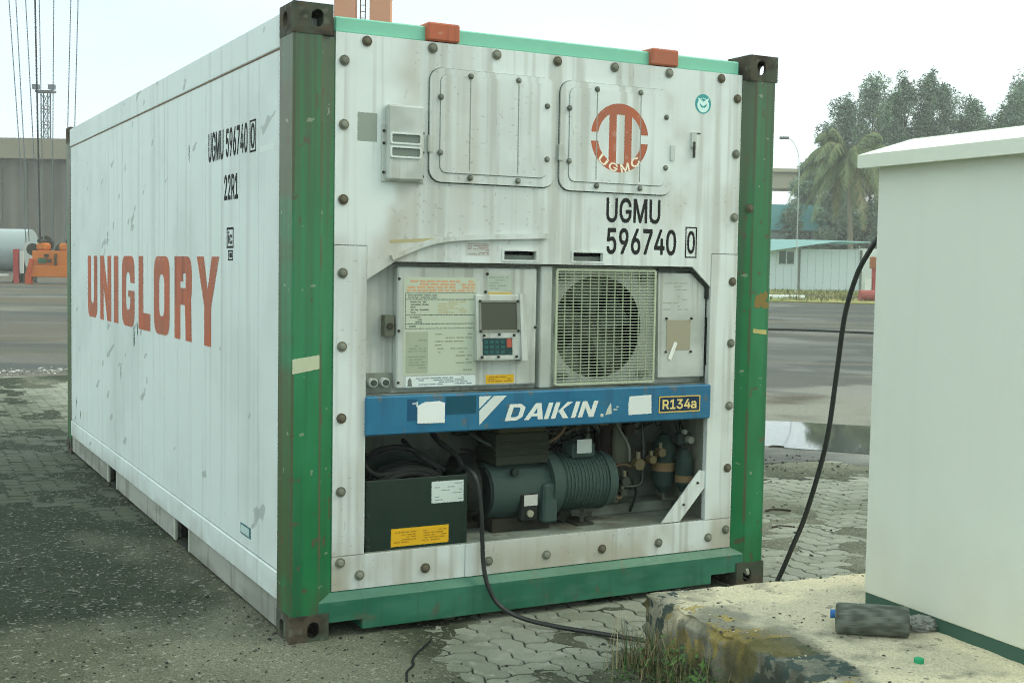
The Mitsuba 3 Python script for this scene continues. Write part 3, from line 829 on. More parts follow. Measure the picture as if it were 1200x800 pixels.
put('small_print', front(shapely.union_all([print_lines(0.52, 0.66, 1.417, 1.436, 2, 8), print_lines(0.53, 0.62, 1.352, 1.408, 5, 9), print_lines(0.53, 0.59, 1.312, 1.342, 3, 10), print_lines(0.53, 0.58, 1.292, 1.305, 1, 11)]), 0.0479, 0.0004), lin(108, 116, 104), sk)
put('ochre_print', front(print_lines(0.66, 0.80, 1.352, 1.408, 6, 12, 0.7), 0.0479, 0.0004), lin(176, 170, 132), sk)
put('ruled_block', front(sbox(0.516, 1.098, 0.620, 1.275), 0.0479, 0.0004), lin(158, 168, 146), sk)
put('ruled_lines', front(print_lines(0.524, 0.612, 1.104, 1.268, 14, 13, 0.7, 0.4), 0.0474, 0.0004), lin(128, 144, 124), sk)
put('diagram', front(print_lines(0.65, 0.83, 1.10, 1.272, 11, 14, 0.42, 0.28), 0.0479, 0.0004), lin(132, 138, 116), sk, kind='stuff')
sk = put('maker_strip', front(sbox(0.520, 1.040, 0.850, 1.084), 0.0487, 0.0012), lin(208, 218, 214), kb)
put('strip_print', front(print_lines(0.56, 0.845, 1.045, 1.080, 4, 15, 0.6, 0.5), 0.0482, 0.0004), lin(120, 134, 140), sk)
put('strip_mark', front(Polygon([(0.526, 1.043), (0.548, 1.043), (0.545, 1.07), (0.537, 1.080), (0.529, 1.07)]), 0.0482, 0.0004), lin(110, 116, 112), sk)
put('yellow_label', front(sbox(0.900, 1.044, 1.040, 1.082), 0.0487, 0.0012), lin(214, 170, 40), kb)
put('yellow_label_print', front(print_lines(0.905, 1.033, 1.049, 1.077, 3, 16, 0.7, 0.4), 0.0481, 0.0005), lin(150, 112, 34), kb)
put('pale_label', front(sbox(0.90, 1.452, 1.02, 1.520), 0.0488, 0.0010), lin(166, 178, 164), kb)
put('pale_label_print', front(print_lines(0.905, 1.01, 1.456, 1.516, 5, 17, 0.6, 0.4), 0.0482, 0.0004), lin(138, 152, 138), kb)
put('amber_strip', front(sbox(0.905, 1.437, 1.02, 1.446), 0.0486, 0.0010), lin(188, 168, 90), kb)
# display hood: sloping face between two cheeks
hp = Polygon([(0.048, 1.148), (0.012, 1.150), (0.012, 1.158), (0.035, 1.430), (0.048, 1.436)])
hood = put('display_hood', xprism(hp, 0.838, 1.052), 'sheet_metal', kb)
put('hood_cheek', xprism(Polygon([(0.048, 1.140), (-0.004, 1.146), (0.030, 1.440), (0.048, 1.440)]), 1.0525, 1.080), 'sheet_metal', kb)
sl = lambda z: 0.012 + (z - 1.158) * (0.023 / 0.272)
def sloped(x0, x1, z0, z1, off, t):
    m = box(x0, x1, 0, t, z0, z1); v = m.vertices.copy(); v[:, 1] += np.array([sl(z) for z in v[:, 2]]) - off; m.vertices = v
    return m
put('window_frame', cat(sloped(0.852, 1.046, 1.272, 1.281, 0.004, 0.004), sloped(0.852, 1.046, 1.402, 1.411, 0.004, 0.004), sloped(0.852, 0.861, 1.281, 1.402, 0.004, 0.004), sloped(1.037, 1.046, 1.281, 1.402, 0.004, 0.004)), lin(126, 130, 118), hood)
put('display_window', sloped(0.861, 1.037, 1.281, 1.402, 0.001, 0.001), lin(66, 70, 58), hood, finish='satin', label='grey-brown display window')
kp = put('keypad', sloped(0.866, 1.012, 1.172, 1.246, 0.0015, 0.0015), lin(18, 54, 54), hood, finish='satin')
put('red_key', sloped(0.984, 1.008, 1.205, 1.242, 0.003, 0.0015), lin(170, 84, 68), hood)
keys = [sloped(0.873 + 0.027 * i, 0.891 + 0.027 * i, 1.178 + 0.022 * j, 1.192 + 0.022 * j, 0.003, 0.0015) for i in range(4) for j in range(3)]
put('keys', cat(keys), lin(40, 88, 86), hood)
for x, z in ((0.856, 1.407), (1.042, 1.407), (0.856, 1.277), (1.042, 1.277), (0.947, 1.262), (0.872, 1.258), (1.02, 1.258), (0.86, 1.164), (0.94, 1.164), (1.03, 1.164)):
    put('bolt', BT, None, hood, to_world=at(x, sl(z) - 0.003, z))
for x, z in ((0.484, 1.50), (0.484, 1.06), (1.144, 1.29), (0.484, 1.28), (0.892, 1.447), (0.900, 1.525)):
    put('bolt', BT, None, kb, to_world=at(x, 0.05, z))
lk = put('drain_plate', front(sbox(0.425, 1.259, 0.468, 1.346), 0.060, 0.04), lin(96, 100, 86), C)
put('drain_pin', cyl((0.448, 0.05, 1.30), (0.448, 0.062, 1.30), 0.014, 12), 'rusty_steel', lk)
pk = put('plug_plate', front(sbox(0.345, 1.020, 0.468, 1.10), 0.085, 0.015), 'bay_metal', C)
for x in (0.375, 0.430):
    k2 = put('plug', cyl((x, 0.084, 1.062), (x, 0.055, 1.062), 0.020, 12), 'sheet_metal', pk)
    put('plug_cap', cyl((x, 0.055, 1.062), (x, 0.045, 1.062), 0.013, 10), lin(60, 74, 66), pk)
put('mid_post', box(1.172, 1.232, 0.052, 0.10, 1.014, 1.572, 0.005), 'sheet_metal', C)

# condenser fan behind its wire guard
GX0, GX1, GZ0, GZ1 = 1.252, 1.786, 1.030, 1.549
fcx, fcz, fr_ = 1.500, 1.286, 0.237
shroud = sbox(1.236, 1.014, 1.800, 1.572).difference(Point(fcx, fcz).buffer(fr_, quad_segs=20))
put('fan_shroud', front(shroud, 0.092, 0.006), 'sheet_metal', C)
put('fan_duct', front(Point(fcx, fcz).buffer(fr_ + 0.008, quad_segs=20).difference(Point(fcx, fcz).buffer(fr_, quad_segs=20)), 0.098, 0.10), lin(40, 44, 40), C)
put('fan_cavity', box(1.236, 1.800, 0.30, 0.31, 1.0145, 1.573), lin(58, 72, 62), C)
fk = put('fan', cyl((fcx, 0.15, fcz), (fcx, 0.20, fcz), 0.055, 20), lin(34, 38, 36), C)
for k in range(5):
    a0 = k * 2 * np.pi / 5 + 0.3
    v = []
    for rr in (0.05, 0.14, 0.225):
        for da, yy in ((-0.36, 0.155), (0.36, 0.205)):
            a = a0 + da + 0.9 * (rr - 0.1); v.append((fcx + rr * math.cos(a), yy, fcz + rr * math.sin(a)))
    v = np.array(v); v = np.vstack([v, v + (0, 0.004, 0)])
    q = [(0, 1, 3, 2), (2, 3, 5, 4)]; q = q + [tuple(x + 6 for x in s[::-1]) for s in q] + [(0, 2, 8, 6), (2, 4, 10, 8), (1, 7, 9, 3), (3, 9, 11, 5), (4, 5, 11, 10)]
    put('blade', (v, np.array(q)), lin(78, 90, 80), fk)
gr = put('fan_guard', cat([bar((GX0, 0.05, z), (GX1, 0.05, z), 0.010) for z in (GZ0, GZ1)] + [bar((x, 0.05, GZ0), (x, 0.05, GZ1), 0.010) for x in (GX0, GX1)]), lin(172, 182, 156), C)
put('guard_wires', cat([bar((GX0, 0.0465, z), (GX1, 0.0465, z), 0.0036, 0.0036) for z in np.linspace(GZ0, GZ1, 38)[1:-1]] + [bar((x, 0.051, GZ0), (x, 0.051, GZ1), 0.0042) for x in np.linspace(GX0, GX1, 13)[1:-1]]), lin(164, 176, 150), gr, kind='stuff')
for x, z in ((1.30, 1.065), (1.74, 1.065), (1.30, 1.515), (1.74, 1.515)):
    put('corner_tab', box(x - 0.025, x + 0.025, 0.056, 0.09, z - 0.012, z + 0.012), 'bay_metal', gr)
rpk = put('right_cover', front(Polygon([(1.818, 1.046), (2.084, 1.046), (2.084, 1.478), (2.000, 1.540), (1.808, 1.540)]), 0.055, 0.044), 'sheet_metal', C)
put('patch_plate', front(sbox(1.862, 1.174, 1.998, 1.318), 0.0525, 0.0023), lin(154, 150, 128), rpk, label='beige patch plate')
for x, z in ((1.858, 1.325), (2.003, 1.325), (1.858, 1.166), (2.003, 1.166)):
    put('bolt', BT, None, rpk, to_world=at(x, 0.054, z))
tp = LineString([(1.914, 1.212), (1.879, 1.131)]).buffer(0.010, cap_style=2)
put('torn_tape', front(tp, 0.049, 0.002), lin(226, 228, 218), rpk, label='torn white tape')
put('faint_print', front(print_lines(1.83, 1.98, 1.36, 1.50, 9, 19, 0.5, 0.35), 0.0545, 0.0004), lin(150, 160, 144), rpk)
put('cover_hinge', box(2.086, 2.0945, 0.05, 0.06, 1.10, 1.33), BLACK, rpk)
gk = LineString([(1.80, 1.560), (1.985, 1.560), (2.084, 1.476), (2.084, 1.42)]).buffer(0.007, cap_style=2)
put('door_seal', front(gk, 0.040, 0.02), lin(40, 46, 42), C)
put('door_seal', front(sbox(0.46, 1.562, 1.80, 1.571), 0.045, 0.03), lin(84, 88, 80), C)

# blue fascia
bk = put('blue_fascia', box(0.326, 2.102, 0.012, 0.055, 0.844, 1.008, 0.006), 'blue_paint', C, label='blue cover strip with white maker lettering')
def bf(name, poly, c, lab=None, lift=0.0): put(name, front(poly, 0.0108 - lift, 0.0012), c, bk, label=lab)
bf('torn_label', Polygon([(0.558, 0.888), (0.686, 0.886), (0.686, 0.972), (0.66, 0.980), (0.59, 0.978), (0.558, 0.962)]), lin(224, 230, 226), None, 0.0015)
bf('label_scrap', Polygon([(0.534, 0.976), (0.560, 0.980), (0.560, 0.960), (0.552, 0.958), (0.550, 0.970), (0.535, 0.968)]), lin(214, 224, 220))
bf('dark_patch', sbox(0.690, 0.920, 0.836, 0.997), lin(14, 74, 92), 'darker rectangle where a label was')
bf('dark_patch', sbox(0.512, 0.900, 0.556, 0.992), lin(24, 78, 110))
wedge = Polygon([(0.850, 0.993), (0.986, 0.993), (0.853, 0.868)]).difference(LineString([(0.84, 0.925), (0.925, 1.0)]).buffer(0.004))
bf('wedge_mark', wedge, lin(206, 214, 208), 'white wedge mark')
def maker_word():
    P_ = Polygon; t, h = 0.22, 1.0
    D = P_([(0, 0), (0.55, 0), (0.80, 0.22), (0.80, 0.78), (0.55, 1), (0, 1)]).difference(P_([(t, 0.2), (0.48, 0.2), (0.58, 0.30), (0.58, 0.70), (0.48, 0.8), (t, 0.8)]))
    A = P_([(0, 0), (0.24, 0), (0.31, 0.2), (0.61, 0.2), (0.68, 0), (0.92, 0), (0.60, 1), (0.32, 1)]).difference(P_([(0.37, 0.37), (0.55, 0.37), (0.46, 0.72)]))
    I = sbox(0, 0, t, 1)
    K = sbox(0, 0, t, 1).union(P_([(t, 0.38), (0.58, 1), (0.86, 1), (0.47, 0.55), (0.88, 0), (0.60, 0), (0.30, 0.42), (t, 0.36)]))
    N = P_([(0, 0), (t, 0), (t, 0.62), (0.56, 0), (0.80, 0), (0.80, 1), (0.58, 1), (0.58, 0.38), (0.22, 1), (0, 1)])
    x, out = 0.0, []
    for g, w in ((D, 0.80), (A, 0.92), (I, t), (K, 0.88), (I, t), (N, 0.80)):
        out.append(affinity.translate(g.buffer(0), x, 0)); x += w + 0.13 - (0.08 if g is A else 0) 
    return affinity.skew(shapely.union_all(out), xs=14, origin=(0, 0))
dk = maker_word()
bf('lettering', fit(dk, 0.978, 1.462, 0.880, 0.953), lin(214, 220, 212), 'white italic lettering DAIKIN')
bf('scuffs', shapely.union_all([sbox(1.475, 0.878, 1.490, 0.892), Polygon([(1.50, 0.885), (1.535, 0.890), (1.53, 0.94), (1.515, 0.92)]), sbox(1.545, 0.905, 1.565, 0.912), sbox(1.56, 0.918, 1.572, 0.923)]), lin(190, 196, 184))
bf('blank_label', Polygon([(1.628, 0.880), (1.756, 0.882), (1.753, 0.970), (1.632, 0.966), (1.626, 0.93)]), lin(212, 220, 216), 'blank white label')
yb = sbox(1.797, 0.882, 2.036, 0.960)
bf('gas_plate', yb, lin(22, 50, 74))
bf('gas_border', yb.difference(sbox(1.8025, 0.8875, 2.0305, 0.9545)), lin(206, 178, 96), None, 0.0012)
bf('gas_lettering', fit(glyphs('R134a', 0.05), 1.818, 2.014, 0.897, 0.944), lin(220, 200, 130), 'yellow lettering R134a', 0.0012)

# lower half: cable box, compressor, pipes, bottles
bx = put('cable_box', cat(box(0.340, 0.815, 0.040, 0.046, 0.349, 0.650, 0.002), box(0.809, 0.815, 0.046, 0.34, 0.349, 0.650), box(0.340, 0.346, 0.046, 0.34, 0.349, 0.650), box(0.340, 0.815, 0.335, 0.341, 0.349, 0.72), box(0.340, 0.815, 0.046, 0.34, 0.349, 0.356)), lin(20, 42, 32), C, finish='satin', label='dark green open box holding a coiled cable')
sk = put('white_label', front(sbox(0.642, 0.534, 0.795, 0.628), 0.0388, 0.0012), lin(196, 208, 200), bx)
put('print', front(print_lines(0.650, 0.788, 0.540, 0.622, 6, 23, 0.5, 0.3), 0.0383, 0.0004), lin(140, 152, 146), sk)
sk = put('yellow_label', front(sbox(0.455, 0.360, 0.725, 0.437), 0.0388, 0.0012), lin(216, 168, 28), bx)
put('print', front(shapely.union_all([print_lines(0.465, 0.57, 0.372, 0.425, 5, 24, 0.7, 0.4), print_lines(0.60, 0.715, 0.372, 0.425, 5, 25, 0.7, 0.4)]), 0.0383, 0.0004), lin(160, 116, 22), sk)
for x, z in ((0.349, 0.63), (0.349, 0.50), (0.349, 0.40), (0.349, 0.37)):
    put('bolt', BT, None, bx, to_world=at(x, 0.04, z))
for k in range(7):
    aa = np.linspace(0, 2 * np.pi, 40); rr = 0.148 + 0.010 * (k % 3)
    loop = np.c_[0.555 + rr * 1.28 * np.cos(aa) + 0.006 * k, 0.10 + 0.022 * k + 0.02 * np.sin(aa * 2 + k), 0.512 + rr * np.sin(aa) + 0.004 * (k % 2)]
    put('cable_loop', tube(loop, 0.0145, 8, 0), RUBBER, bx, smooth=True)
put('hose', tube([(0.38, 0.20, 0.70), (0.45, 0.16, 0.76), (0.56, 0.15, 0.765), (0.66, 0.16, 0.72), (0.76, 0.17, 0.65)], 0.012, 8), RUBBER, C, smooth=True)
put('hose', tube([(0.58, 0.22, 0.79), (0.62, 0.16, 0.735), (0.70, 0.14, 0.68), (0.74, 0.16, 0.63)], 0.011, 8), RUBBER, C, smooth=True)
put('hose', tube([(0.35, 0.12, 0.74), (0.37, 0.10, 0.69), (0.42, 0.10, 0.66), (0.48, 0.11, 0.665)], 0.012, 8), RUBBER, C, smooth=True)
put('hose', tube([(0.72, 0.30, 0.86), (0.75, 0.22, 0.78), (0.81, 0.16, 0.72), (0.84, 0.14, 0.66)], 0.013, 8), lin(26, 32, 28), C, smooth=True)

CG, CD = lin(56, 75, 70), lin(33, 46, 43)
ck = put('compressor', cat(box(0.985, 1.30, 0.15, 0.36, 0.40, 0.655, 0.055), cyl((0.99, 0.25, 0.53), (1.30, 0.25, 0.53), 0.126, 32), cyl((1.29, 0.245, 0.545), (1.34, 0.245, 0.545), 0.155, 28)), CG, C, smooth=30, finish='matte', label='grey-green compressor with ribbed motor')
ribs = [cyl((1.335, 0.245, 0.545), (1.64, 0.245, 0.545), 0.1325, 32)] + [cyl((x, 0.245, 0.545), (x + 0.007, 0.245, 0.545), 0.1365, 32) for x in np.linspace(1.35, 1.585, 13)] + [cyl((1.60, 0.245, 0.545), (1.655, 0.245, 0.545), 0.142, 32, 0.125)]
put('motor', cat(ribs), CG, ck, smooth=30, finish='matte')
put('cylinder_head', cat([box(1.00, 1.29, 0.14, 0.36, 0.70 + 0.026 * k, 0.712 + 0.026 * k, 0.004) for k in range(3)] + [box(1.01, 1.28, 0.15, 0.35, 0.66, 0.80)]), lin(44, 50, 38), ck)
put('cylinder_head', box(1.02, 1.27, 0.15, 0.34, 0.80, 0.842, 0.01), lin(66, 66, 44), ck)
put('base', box(1.00, 1.30, 0.16, 0.36, 0.35, 0.41), lin(40, 40, 30), ck)
put('flange', cyl((0.978, 0.245, 0.53), (1.0, 0.245, 0.53), 0.115, 28), CD, ck, smooth=30, finish='matte')
put('sight_block', box(1.125, 1.215, 0.118, 0.155, 0.40, 0.525, 0.006), lin(30, 36, 32), ck)
put('tag', box(1.140, 1.210, 0.1155, 0.1175, 0.470, 0.520), lin(186, 190, 182), ck)
put('sight_glass', cyl((1.17, 0.117, 0.435), (1.17, 0.105, 0.435), 0.016, 12), lin(150, 150, 130), ck, finish='matte')
put('front_lug', box(1.235, 1.31, 0.10, 0.16, 0.385, 0.565, 0.01), CG, ck, finish='matte')
put('terminal_box', box(1.42, 1.545, 0.16, 0.27, 0.665, 0.735, 0.008), CG, ck, finish='matte')
put('tag', box(1.437, 1.517, 0.150, 0.153, 0.690, 0.755), lin(190, 200, 194), ck, label='white tag')
put('service_valve', cyl((1.10, 0.15, 0.625), (1.10, 0.125, 0.625), 0.018, 12), CD, ck)
put('mount_foot', cat(box(1.44, 1.53, 0.14, 0.36, 0.349, 0.361), bar((1.47, 0.15, 0.36), (1.50, 0.20, 0.44), 0.02), bar((1.40, 0.25, 0.36), (1.44, 0.25, 0.43), 0.05)), lin(44, 46, 38), ck)
put('mount_rail', box(0.86, 1.62, 0.30, 0.44, 0.349, 0.375), lin(62, 58, 44), C)
for k, (x, zt) in enumerate(((0.93, 0.55), (0.95, 0.60))):
    put('drum', cyl((x - 0.07, 0.25 + 0.05 * k, zt), (x, 0.25 + 0.05 * k, zt), 0.13 - 0.03 * k, 24), lin(20, 26, 22), C, smooth=30)

def pipe(pts, r, c, n=6): put('pipe', tube(pts, r, 8, n), c, C, smooth=True, finish='satin')
CU, DG, GRY = lin(84, 66, 44), lin(34, 44, 38), lin(98, 104, 90)
pipe([(1.29, 0.30, 0.80), (1.42, 0.30, 0.83), (1.55, 0.31, 0.82), (1.66, 0.33, 0.77), (1.68, 0.33, 0.62), (1.70, 0.34, 0.55)], 0.016, DG)
pipe([(1.20, 0.36, 0.86), (1.45, 0.36, 0.875), (1.75, 0.36, 0.87), (1.98, 0.34, 0.86), (2.0, 0.30, 0.78)], 0.014, DG)
pipe([(1.66, 0.22, 0.51), (1.76, 0.22, 0.50), (1.84, 0.22, 0.505), (1.855, 0.22, 0.55), (1.86, 0.22, 0.66), (1.86, 0.24, 0.80), (1.90, 0.28, 0.86)], 0.0085, DG)
pipe([(1.68, 0.25, 0.59), (1.74, 0.22, 0.61), (1.80, 0.20, 0.60), (1.88, 0.20, 0.63), (1.95, 0.20, 0.655)], 0.010, CU)
pipe([(2.003, 0.25, 0.475), (2.003, 0.25, 0.43), (2.02, 0.25, 0.415), (2.09, 0.26, 0.415)], 0.009, GRY)
pipe([(2.09, 0.25, 0.665), (2.085, 0.25, 0.76), (2.06, 0.27, 0.83), (1.95, 0.30, 0.85)], 0.010, DG)
pipe([(0.90, 0.32, 0.86), (0.93, 0.26, 0.80), (0.98, 0.22, 0.76), (1.02, 0.20, 0.74)], 0.014, DG)
pipe([(1.52, 0.38, 0.70), (1.62, 0.38, 0.70), (1.64, 0.38, 0.80), (1.64, 0.38, 0.92)], 0.02, lin(70, 78, 66))
pipe([(1.72, 0.30, 0.93), (1.74, 0.28, 0.80), (1.78, 0.24, 0.70), (1.78, 0.22, 0.62)], 0.009, GRY)
put('accumulator', cyl((1.70, 0.34, 0.60), (1.70, 0.34, 0.80), 0.045, 18), lin(34, 24, 22), C, smooth=30)
put('accumulator', cyl((1.80, 0.36, 0.58), (1.80, 0.36, 0.86), 0.05, 18), lin(112, 118, 100), C, smooth=30)
for (x, y, z, r) in ((1.80, 0.20, 0.615, 0.028), (1.87, 0.19, 0.635, 0.020), (1.93, 0.20, 0.665, 0.022), (1.73, 0.21, 0.535, 0.024), (1.72, 0.21, 0.48, 0.018), (1.68, 0.22, 0.455, 0.022)):
    vk2 = put('valve', cyl((x, y, z), (x, y - 0.04, z), r, 12), lin(84, 76, 48) if z > 0.6 else lin(46, 52, 44), C, finish='satin')
    put('valve_stem', cyl((x, y - 0.02, z), (x, y - 0.02, z + r * 2.1), r * 0.4, 8), lin(112, 110, 88), vk2)
def bottle(x, y, z0, z1, r, lab0, lab1, name):
    hh = z1 - z0
    pf_ = np.array([[0.001, z0], [r * 0.4, z0], [r * 0.6, z0 + 0.02], [r, z0 + 0.05], [r, z1 - 0.05], [r * 0.6, z1 - 0.015], [r * 0.35, z1], [0.001, z1]])
    b = trimesh.creation.revolve(pf_, sections=20); b.apply_translation((x, y, 0))
    k = put(name, b, lin(38, 56, 50), C, smooth=40)
    put('band', cyl((x, y, lab0), (x, y, lab1), r + 0.0015, 20), lin(118, 100, 70), k, smooth=30)
rq_ = np.random.default_rng(88)
for i in range(16):
    x0, x1 = sorted(rq_.uniform(0.95, 2.05, 2)); y0 = rq_.uniform(0.28, 0.42); z0, z1 = rq_.uniform(0.66, 0.90, 2)
    if x1 - x0 < 0.15: x1 = min(2.06, x0 + 0.3)
    sag = rq_.uniform(0.02, 0.10)
    put('wire', tube([(x0, y0, z0), (x0 * .7 + x1 * .3, y0 - 0.03, min(z0, z1) - sag), (x0 * .3 + x1 * .7, y0 - 0.02, (z0 + z1) / 2 - sag * 0.6), (x1, y0, z1)], rq_.uniform(0.004, 0.008), 6, 6), [RUBBER, lin(40, 46, 40), lin(70, 66, 50), RUBBER][i % 4], C, smooth=True)
for i, (x, y, z, w, h, c_) in enumerate(((1.69, 0.40, 0.66, 0.07, 0.17, (30, 24, 22)), (1.36, 0.40, 0.80, 0.09, 0.07, (60, 64, 50)), (1.90, 0.40, 0.80, 0.12, 0.09, (46, 58, 52)), (0.88, 0.36, 0.78, 0.08, 0.06, (38, 44, 38)), (1.62, 0.30, 0.80, 0.06, 0.05, (92, 86, 60)), (1.78, 0.30, 0.74, 0.05, 0.06, (44, 40, 34)))):
    put('fitting', box(x, x + w, y - 0.05, y, z, z + h, 0.006), lin(*c_), C)
pipe([(1.30, 0.20, 0.74), (1.36, 0.18, 0.78), (1.40, 0.18, 0.86), (1.40, 0.22, 0.93)], 0.010, CU)
pipe([(1.84, 0.30, 0.36), (1.845, 0.26, 0.45), (1.80, 0.22, 0.52), (1.76, 0.20, 0.56)], 0.007, DG)
pipe([(2.05, 0.14, 0.68), (2.05, 0.15, 0.76), (2.04, 0.22, 0.84), (2.02, 0.30, 0.90)], 0.008, DG)
pipe([(1.66, 0.20, 0.47), (1.70, 0.18, 0.455), (1.72, 0.19, 0.49)], 0.009, CU)
bottle(2.003 - 0.01, 0.24, 0.455, 0.745, 0.058, 0.565, 0.607, 'filter_bottle')
bottle(2.047, 0.14, 0.470, 0.680, 0.044, 0.52, 0.553, 'sight_bottle')
put('gauge', cat(cyl((2.05, 0.12, 0.73), (2.05, 0.09, 0.73), 0.018, 12), cyl((2.02, 0.12, 0.77), (2.02, 0.10, 0.77), 0.012, 10)), lin(116, 122, 112), C)
put('gauge_body', box(2.0, 2.075, 0.12, 0.17, 0.70, 0.765, 0.01), lin(40, 52, 48), C)
brp = Polygon([(2.062, 0.590), (2.094, 0.585), (2.094, 0.505), (1.951, 0.3495), (1.846, 0.3495)])
put('brace', front(brp, 0.034, 0.008), 'white_paint', C, label='diagonal white brace')
for x, z in ((1.97, 0.43), (2.05, 0.53)):
    put('bolt', BT, None, C, to_world=at(x, 0.034, z))
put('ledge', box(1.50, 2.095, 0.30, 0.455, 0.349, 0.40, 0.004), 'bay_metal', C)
put('junction_box', box(0.36, 0.52, 0.43, 0.459, 0.66, 0.80, 0.004), lin(120, 132, 112), C)
for x, z in ((1.90, 0.52), (1.92, 0.52), (1.86, 0.44), (1.94, 0.44), (2.085, 0.66), (2.085, 0.63)):
    put('bolt', BT, None, C, to_world=at(x, 0.452, z))

# stickers on the posts
put('post_sticker', front(Polygon([(0.003, 1.112), (0.116, 1.132), (0.116, 1.188), (0.003, 1.172)]), -0.0022, 0.0021), lin(182, 190, 160), C, label='peeling cream sticker on the green post')
put('post_sticker', front(Polygon([(2.335, 1.255), (2.418, 1.245), (2.418, 1.268), (2.335, 1.275)]), -0.0022, 0.0021), lin(176, 170, 110), C)
put('rust_patch', front(Polygon([(2.338, 1.382), (2.365, 1.374), (2.38, 1.386), (2.402, 1.372), (2.428, 1.378), (2.430, 1.40), (2.405, 1.408), (2.418, 1.424), (2.420, 1.448), (2.402, 1.462), (2.392, 1.444), (2.376, 1.452), (2.362, 1.436), (2.350, 1.442), (2.340, 1.415)]), -0.0012, 0.0011), lin(128, 110, 62), C)

# lettering on the long side (read along -y)
def letter(ch, w, h, t):
    S = lambda *p: Polygon(p)
    r = min(0.32 * w, 0.09)
    full = rrect(0, w, 0, h, r)
    if ch == 'U': return full.union(sbox(0, h / 2, w, h)).difference(rrect(t, w - t, t * 0.8, 2 * h, 0.4 * (w - 2 * t)))
    if ch == 'N': return sbox(0, 0, t, h).union(sbox(w - t, 0, w, h)).union(S((0, h), (t * 1.05, h), (w, 0), (w - t * 1.05, 0)))
    if ch == 'I': return sbox(0, 0, w, h)
    if ch == 'L': return sbox(0, 0, t, h).union(sbox(0, 0, w, t * 0.8))
    if ch == 'O': return full.difference(rrect(t, w - t, t * 0.8, h - t * 0.8, 0.4 * (w - 2 * t)))
    if ch == 'G': return full.difference(rrect(t, w - t, t * 0.8, h - t * 0.8, 0.4 * (w - 2 * t))).difference(sbox(w / 2, h * 0.50, w + 1, h * 0.62)).union(sbox(w * 0.52, h * 0.42, w - 0.01, h * 0.51))
    if ch == 'R': return sbox(0, 0, t, h).union(rrect(0, w, h * 0.42, h, r).difference(sbox(t, h * 0.42 + t * 0.7, w - t, h - t * 0.7))).union(sbox(0, h * 0.7, w * .5, h)).union(S((w - t - 0.02, h * 0.5), (w - 0.02, h * 0.5), (w, 0), (w - t, 0)))
    if ch == 'Y': return S((0, h), (t * 1.05, h), (w / 2, h * 0.62), (w - t * 1.05, h), (w, h), (w / 2 + t / 2, h * 0.44), (w / 2 + t / 2, 0), (w / 2 - t / 2, 0), (w / 2 - t / 2, h * 0.44))


for ch, ya, yb in zip('UNIGLORY', (4.790, 4.285, 3.778, 3.501, 2.980, 2.549, 2.036, 1.549), (4.406, 3.881, 3.630, 3.107, 2.652, 2.158, 1.656, 1.120)):
    g = affinity.translate(letter(ch, ya - yb, 0.443, 0.128), -ya, 1.139)
    put('letter', side(g, 0.0022, 0.0018), 'orange_paint', C, label=f'orange letter {ch} on the side wall')
sn = shapely.union_all([fit(glyphs('UGMU', 0.12), -1.325, -1.050, 2.040, 2.182), fit(glyphs('596740', 0.12), -1.005, -0.650, 2.044, 2.178), fit(glyphs('0', 0.12), -0.600, -0.540, 2.056, 2.166),
                        sbox(-0.616, 2.040, -0.522, 2.180).difference(sbox(-0.608, 2.048, -0.530, 2.172))])
put('side_number', side(sn, 0.0026, 0.0014), BLACK, C, label='black lettering UGMU 596740 0 on the side')
put('size_code', side(fit(glyphs('22R1', 0.1), -1.034, -0.800, 1.846, 1.964), 0.0026, 0.0014), BLACK, C, label='black lettering 22R1 on the side')
ic = sbox(-0.985, 1.622, -0.872, 1.718).difference(sbox(-0.975, 1.632, -0.882, 1.708)).union(fit(glyphs('ic', 0.05), -0.962, -0.895, 1.640, 1.700))
ic = ic.union(sbox(-0.962, 1.565, -0.882, 1.612).difference(sbox(-0.955, 1.572, -0.889, 1.605))).union(sbox(-0.94, 1.578, -0.90, 1.600))
put('approval_mark', side(ic, 0.0026, 0.0014), BLACK, C)
sk = put('side_plate', side(sbox(-0.737, 0.324, -0.574, 0.374), 0.0024, 0.0016), lin(70, 108, 110), C)
put('plate_face', side(sbox(-0.728, 0.331, -0.60, 0.366), 0.0018, 0.0006), lin(170, 190, 184), sk)
# dents, scrapes and patches on the long side
scr = [(3.12, 1.08, 0.06, 0.17), (3.02, 1.13, 0.03, 0.10), (3.55, 0.83, 0.03, 0.15), (1.72, 2.12, 0.03, 0.12), (4.0, 1.70, 0.025, 0.16), (2.92, 1.12, 0.04, 0.07), (2.75, 0.84, 0.015, 0.07), (5.35, 0.44, 0.06, 0.10), (5.15, 0.36, 0.05, 0.08)]
for i, (y, z, w, h) in enumerate(scr):
    rr = np.random.default_rng(60 + i); k = 11
    aa = np.linspace(0, 2 * np.pi, k, endpoint=False); ra = rr.uniform(0.5, 1.0, k)
    g = Polygon(np.c_[-y + w / 2 * ra * np.cos(aa), z + h / 2 * ra * np.sin(aa)])
    put('scrape', side(g, 0.0036, 0.0005), lin(*[(96, 116, 104), (70, 96, 88), (120, 132, 118)][i % 3]), C)
put('repair_patch', side(sbox(-0.46, 2.03, -0.25, 2.055), 0.0033, 0.0008), lin(206, 218, 212), C)

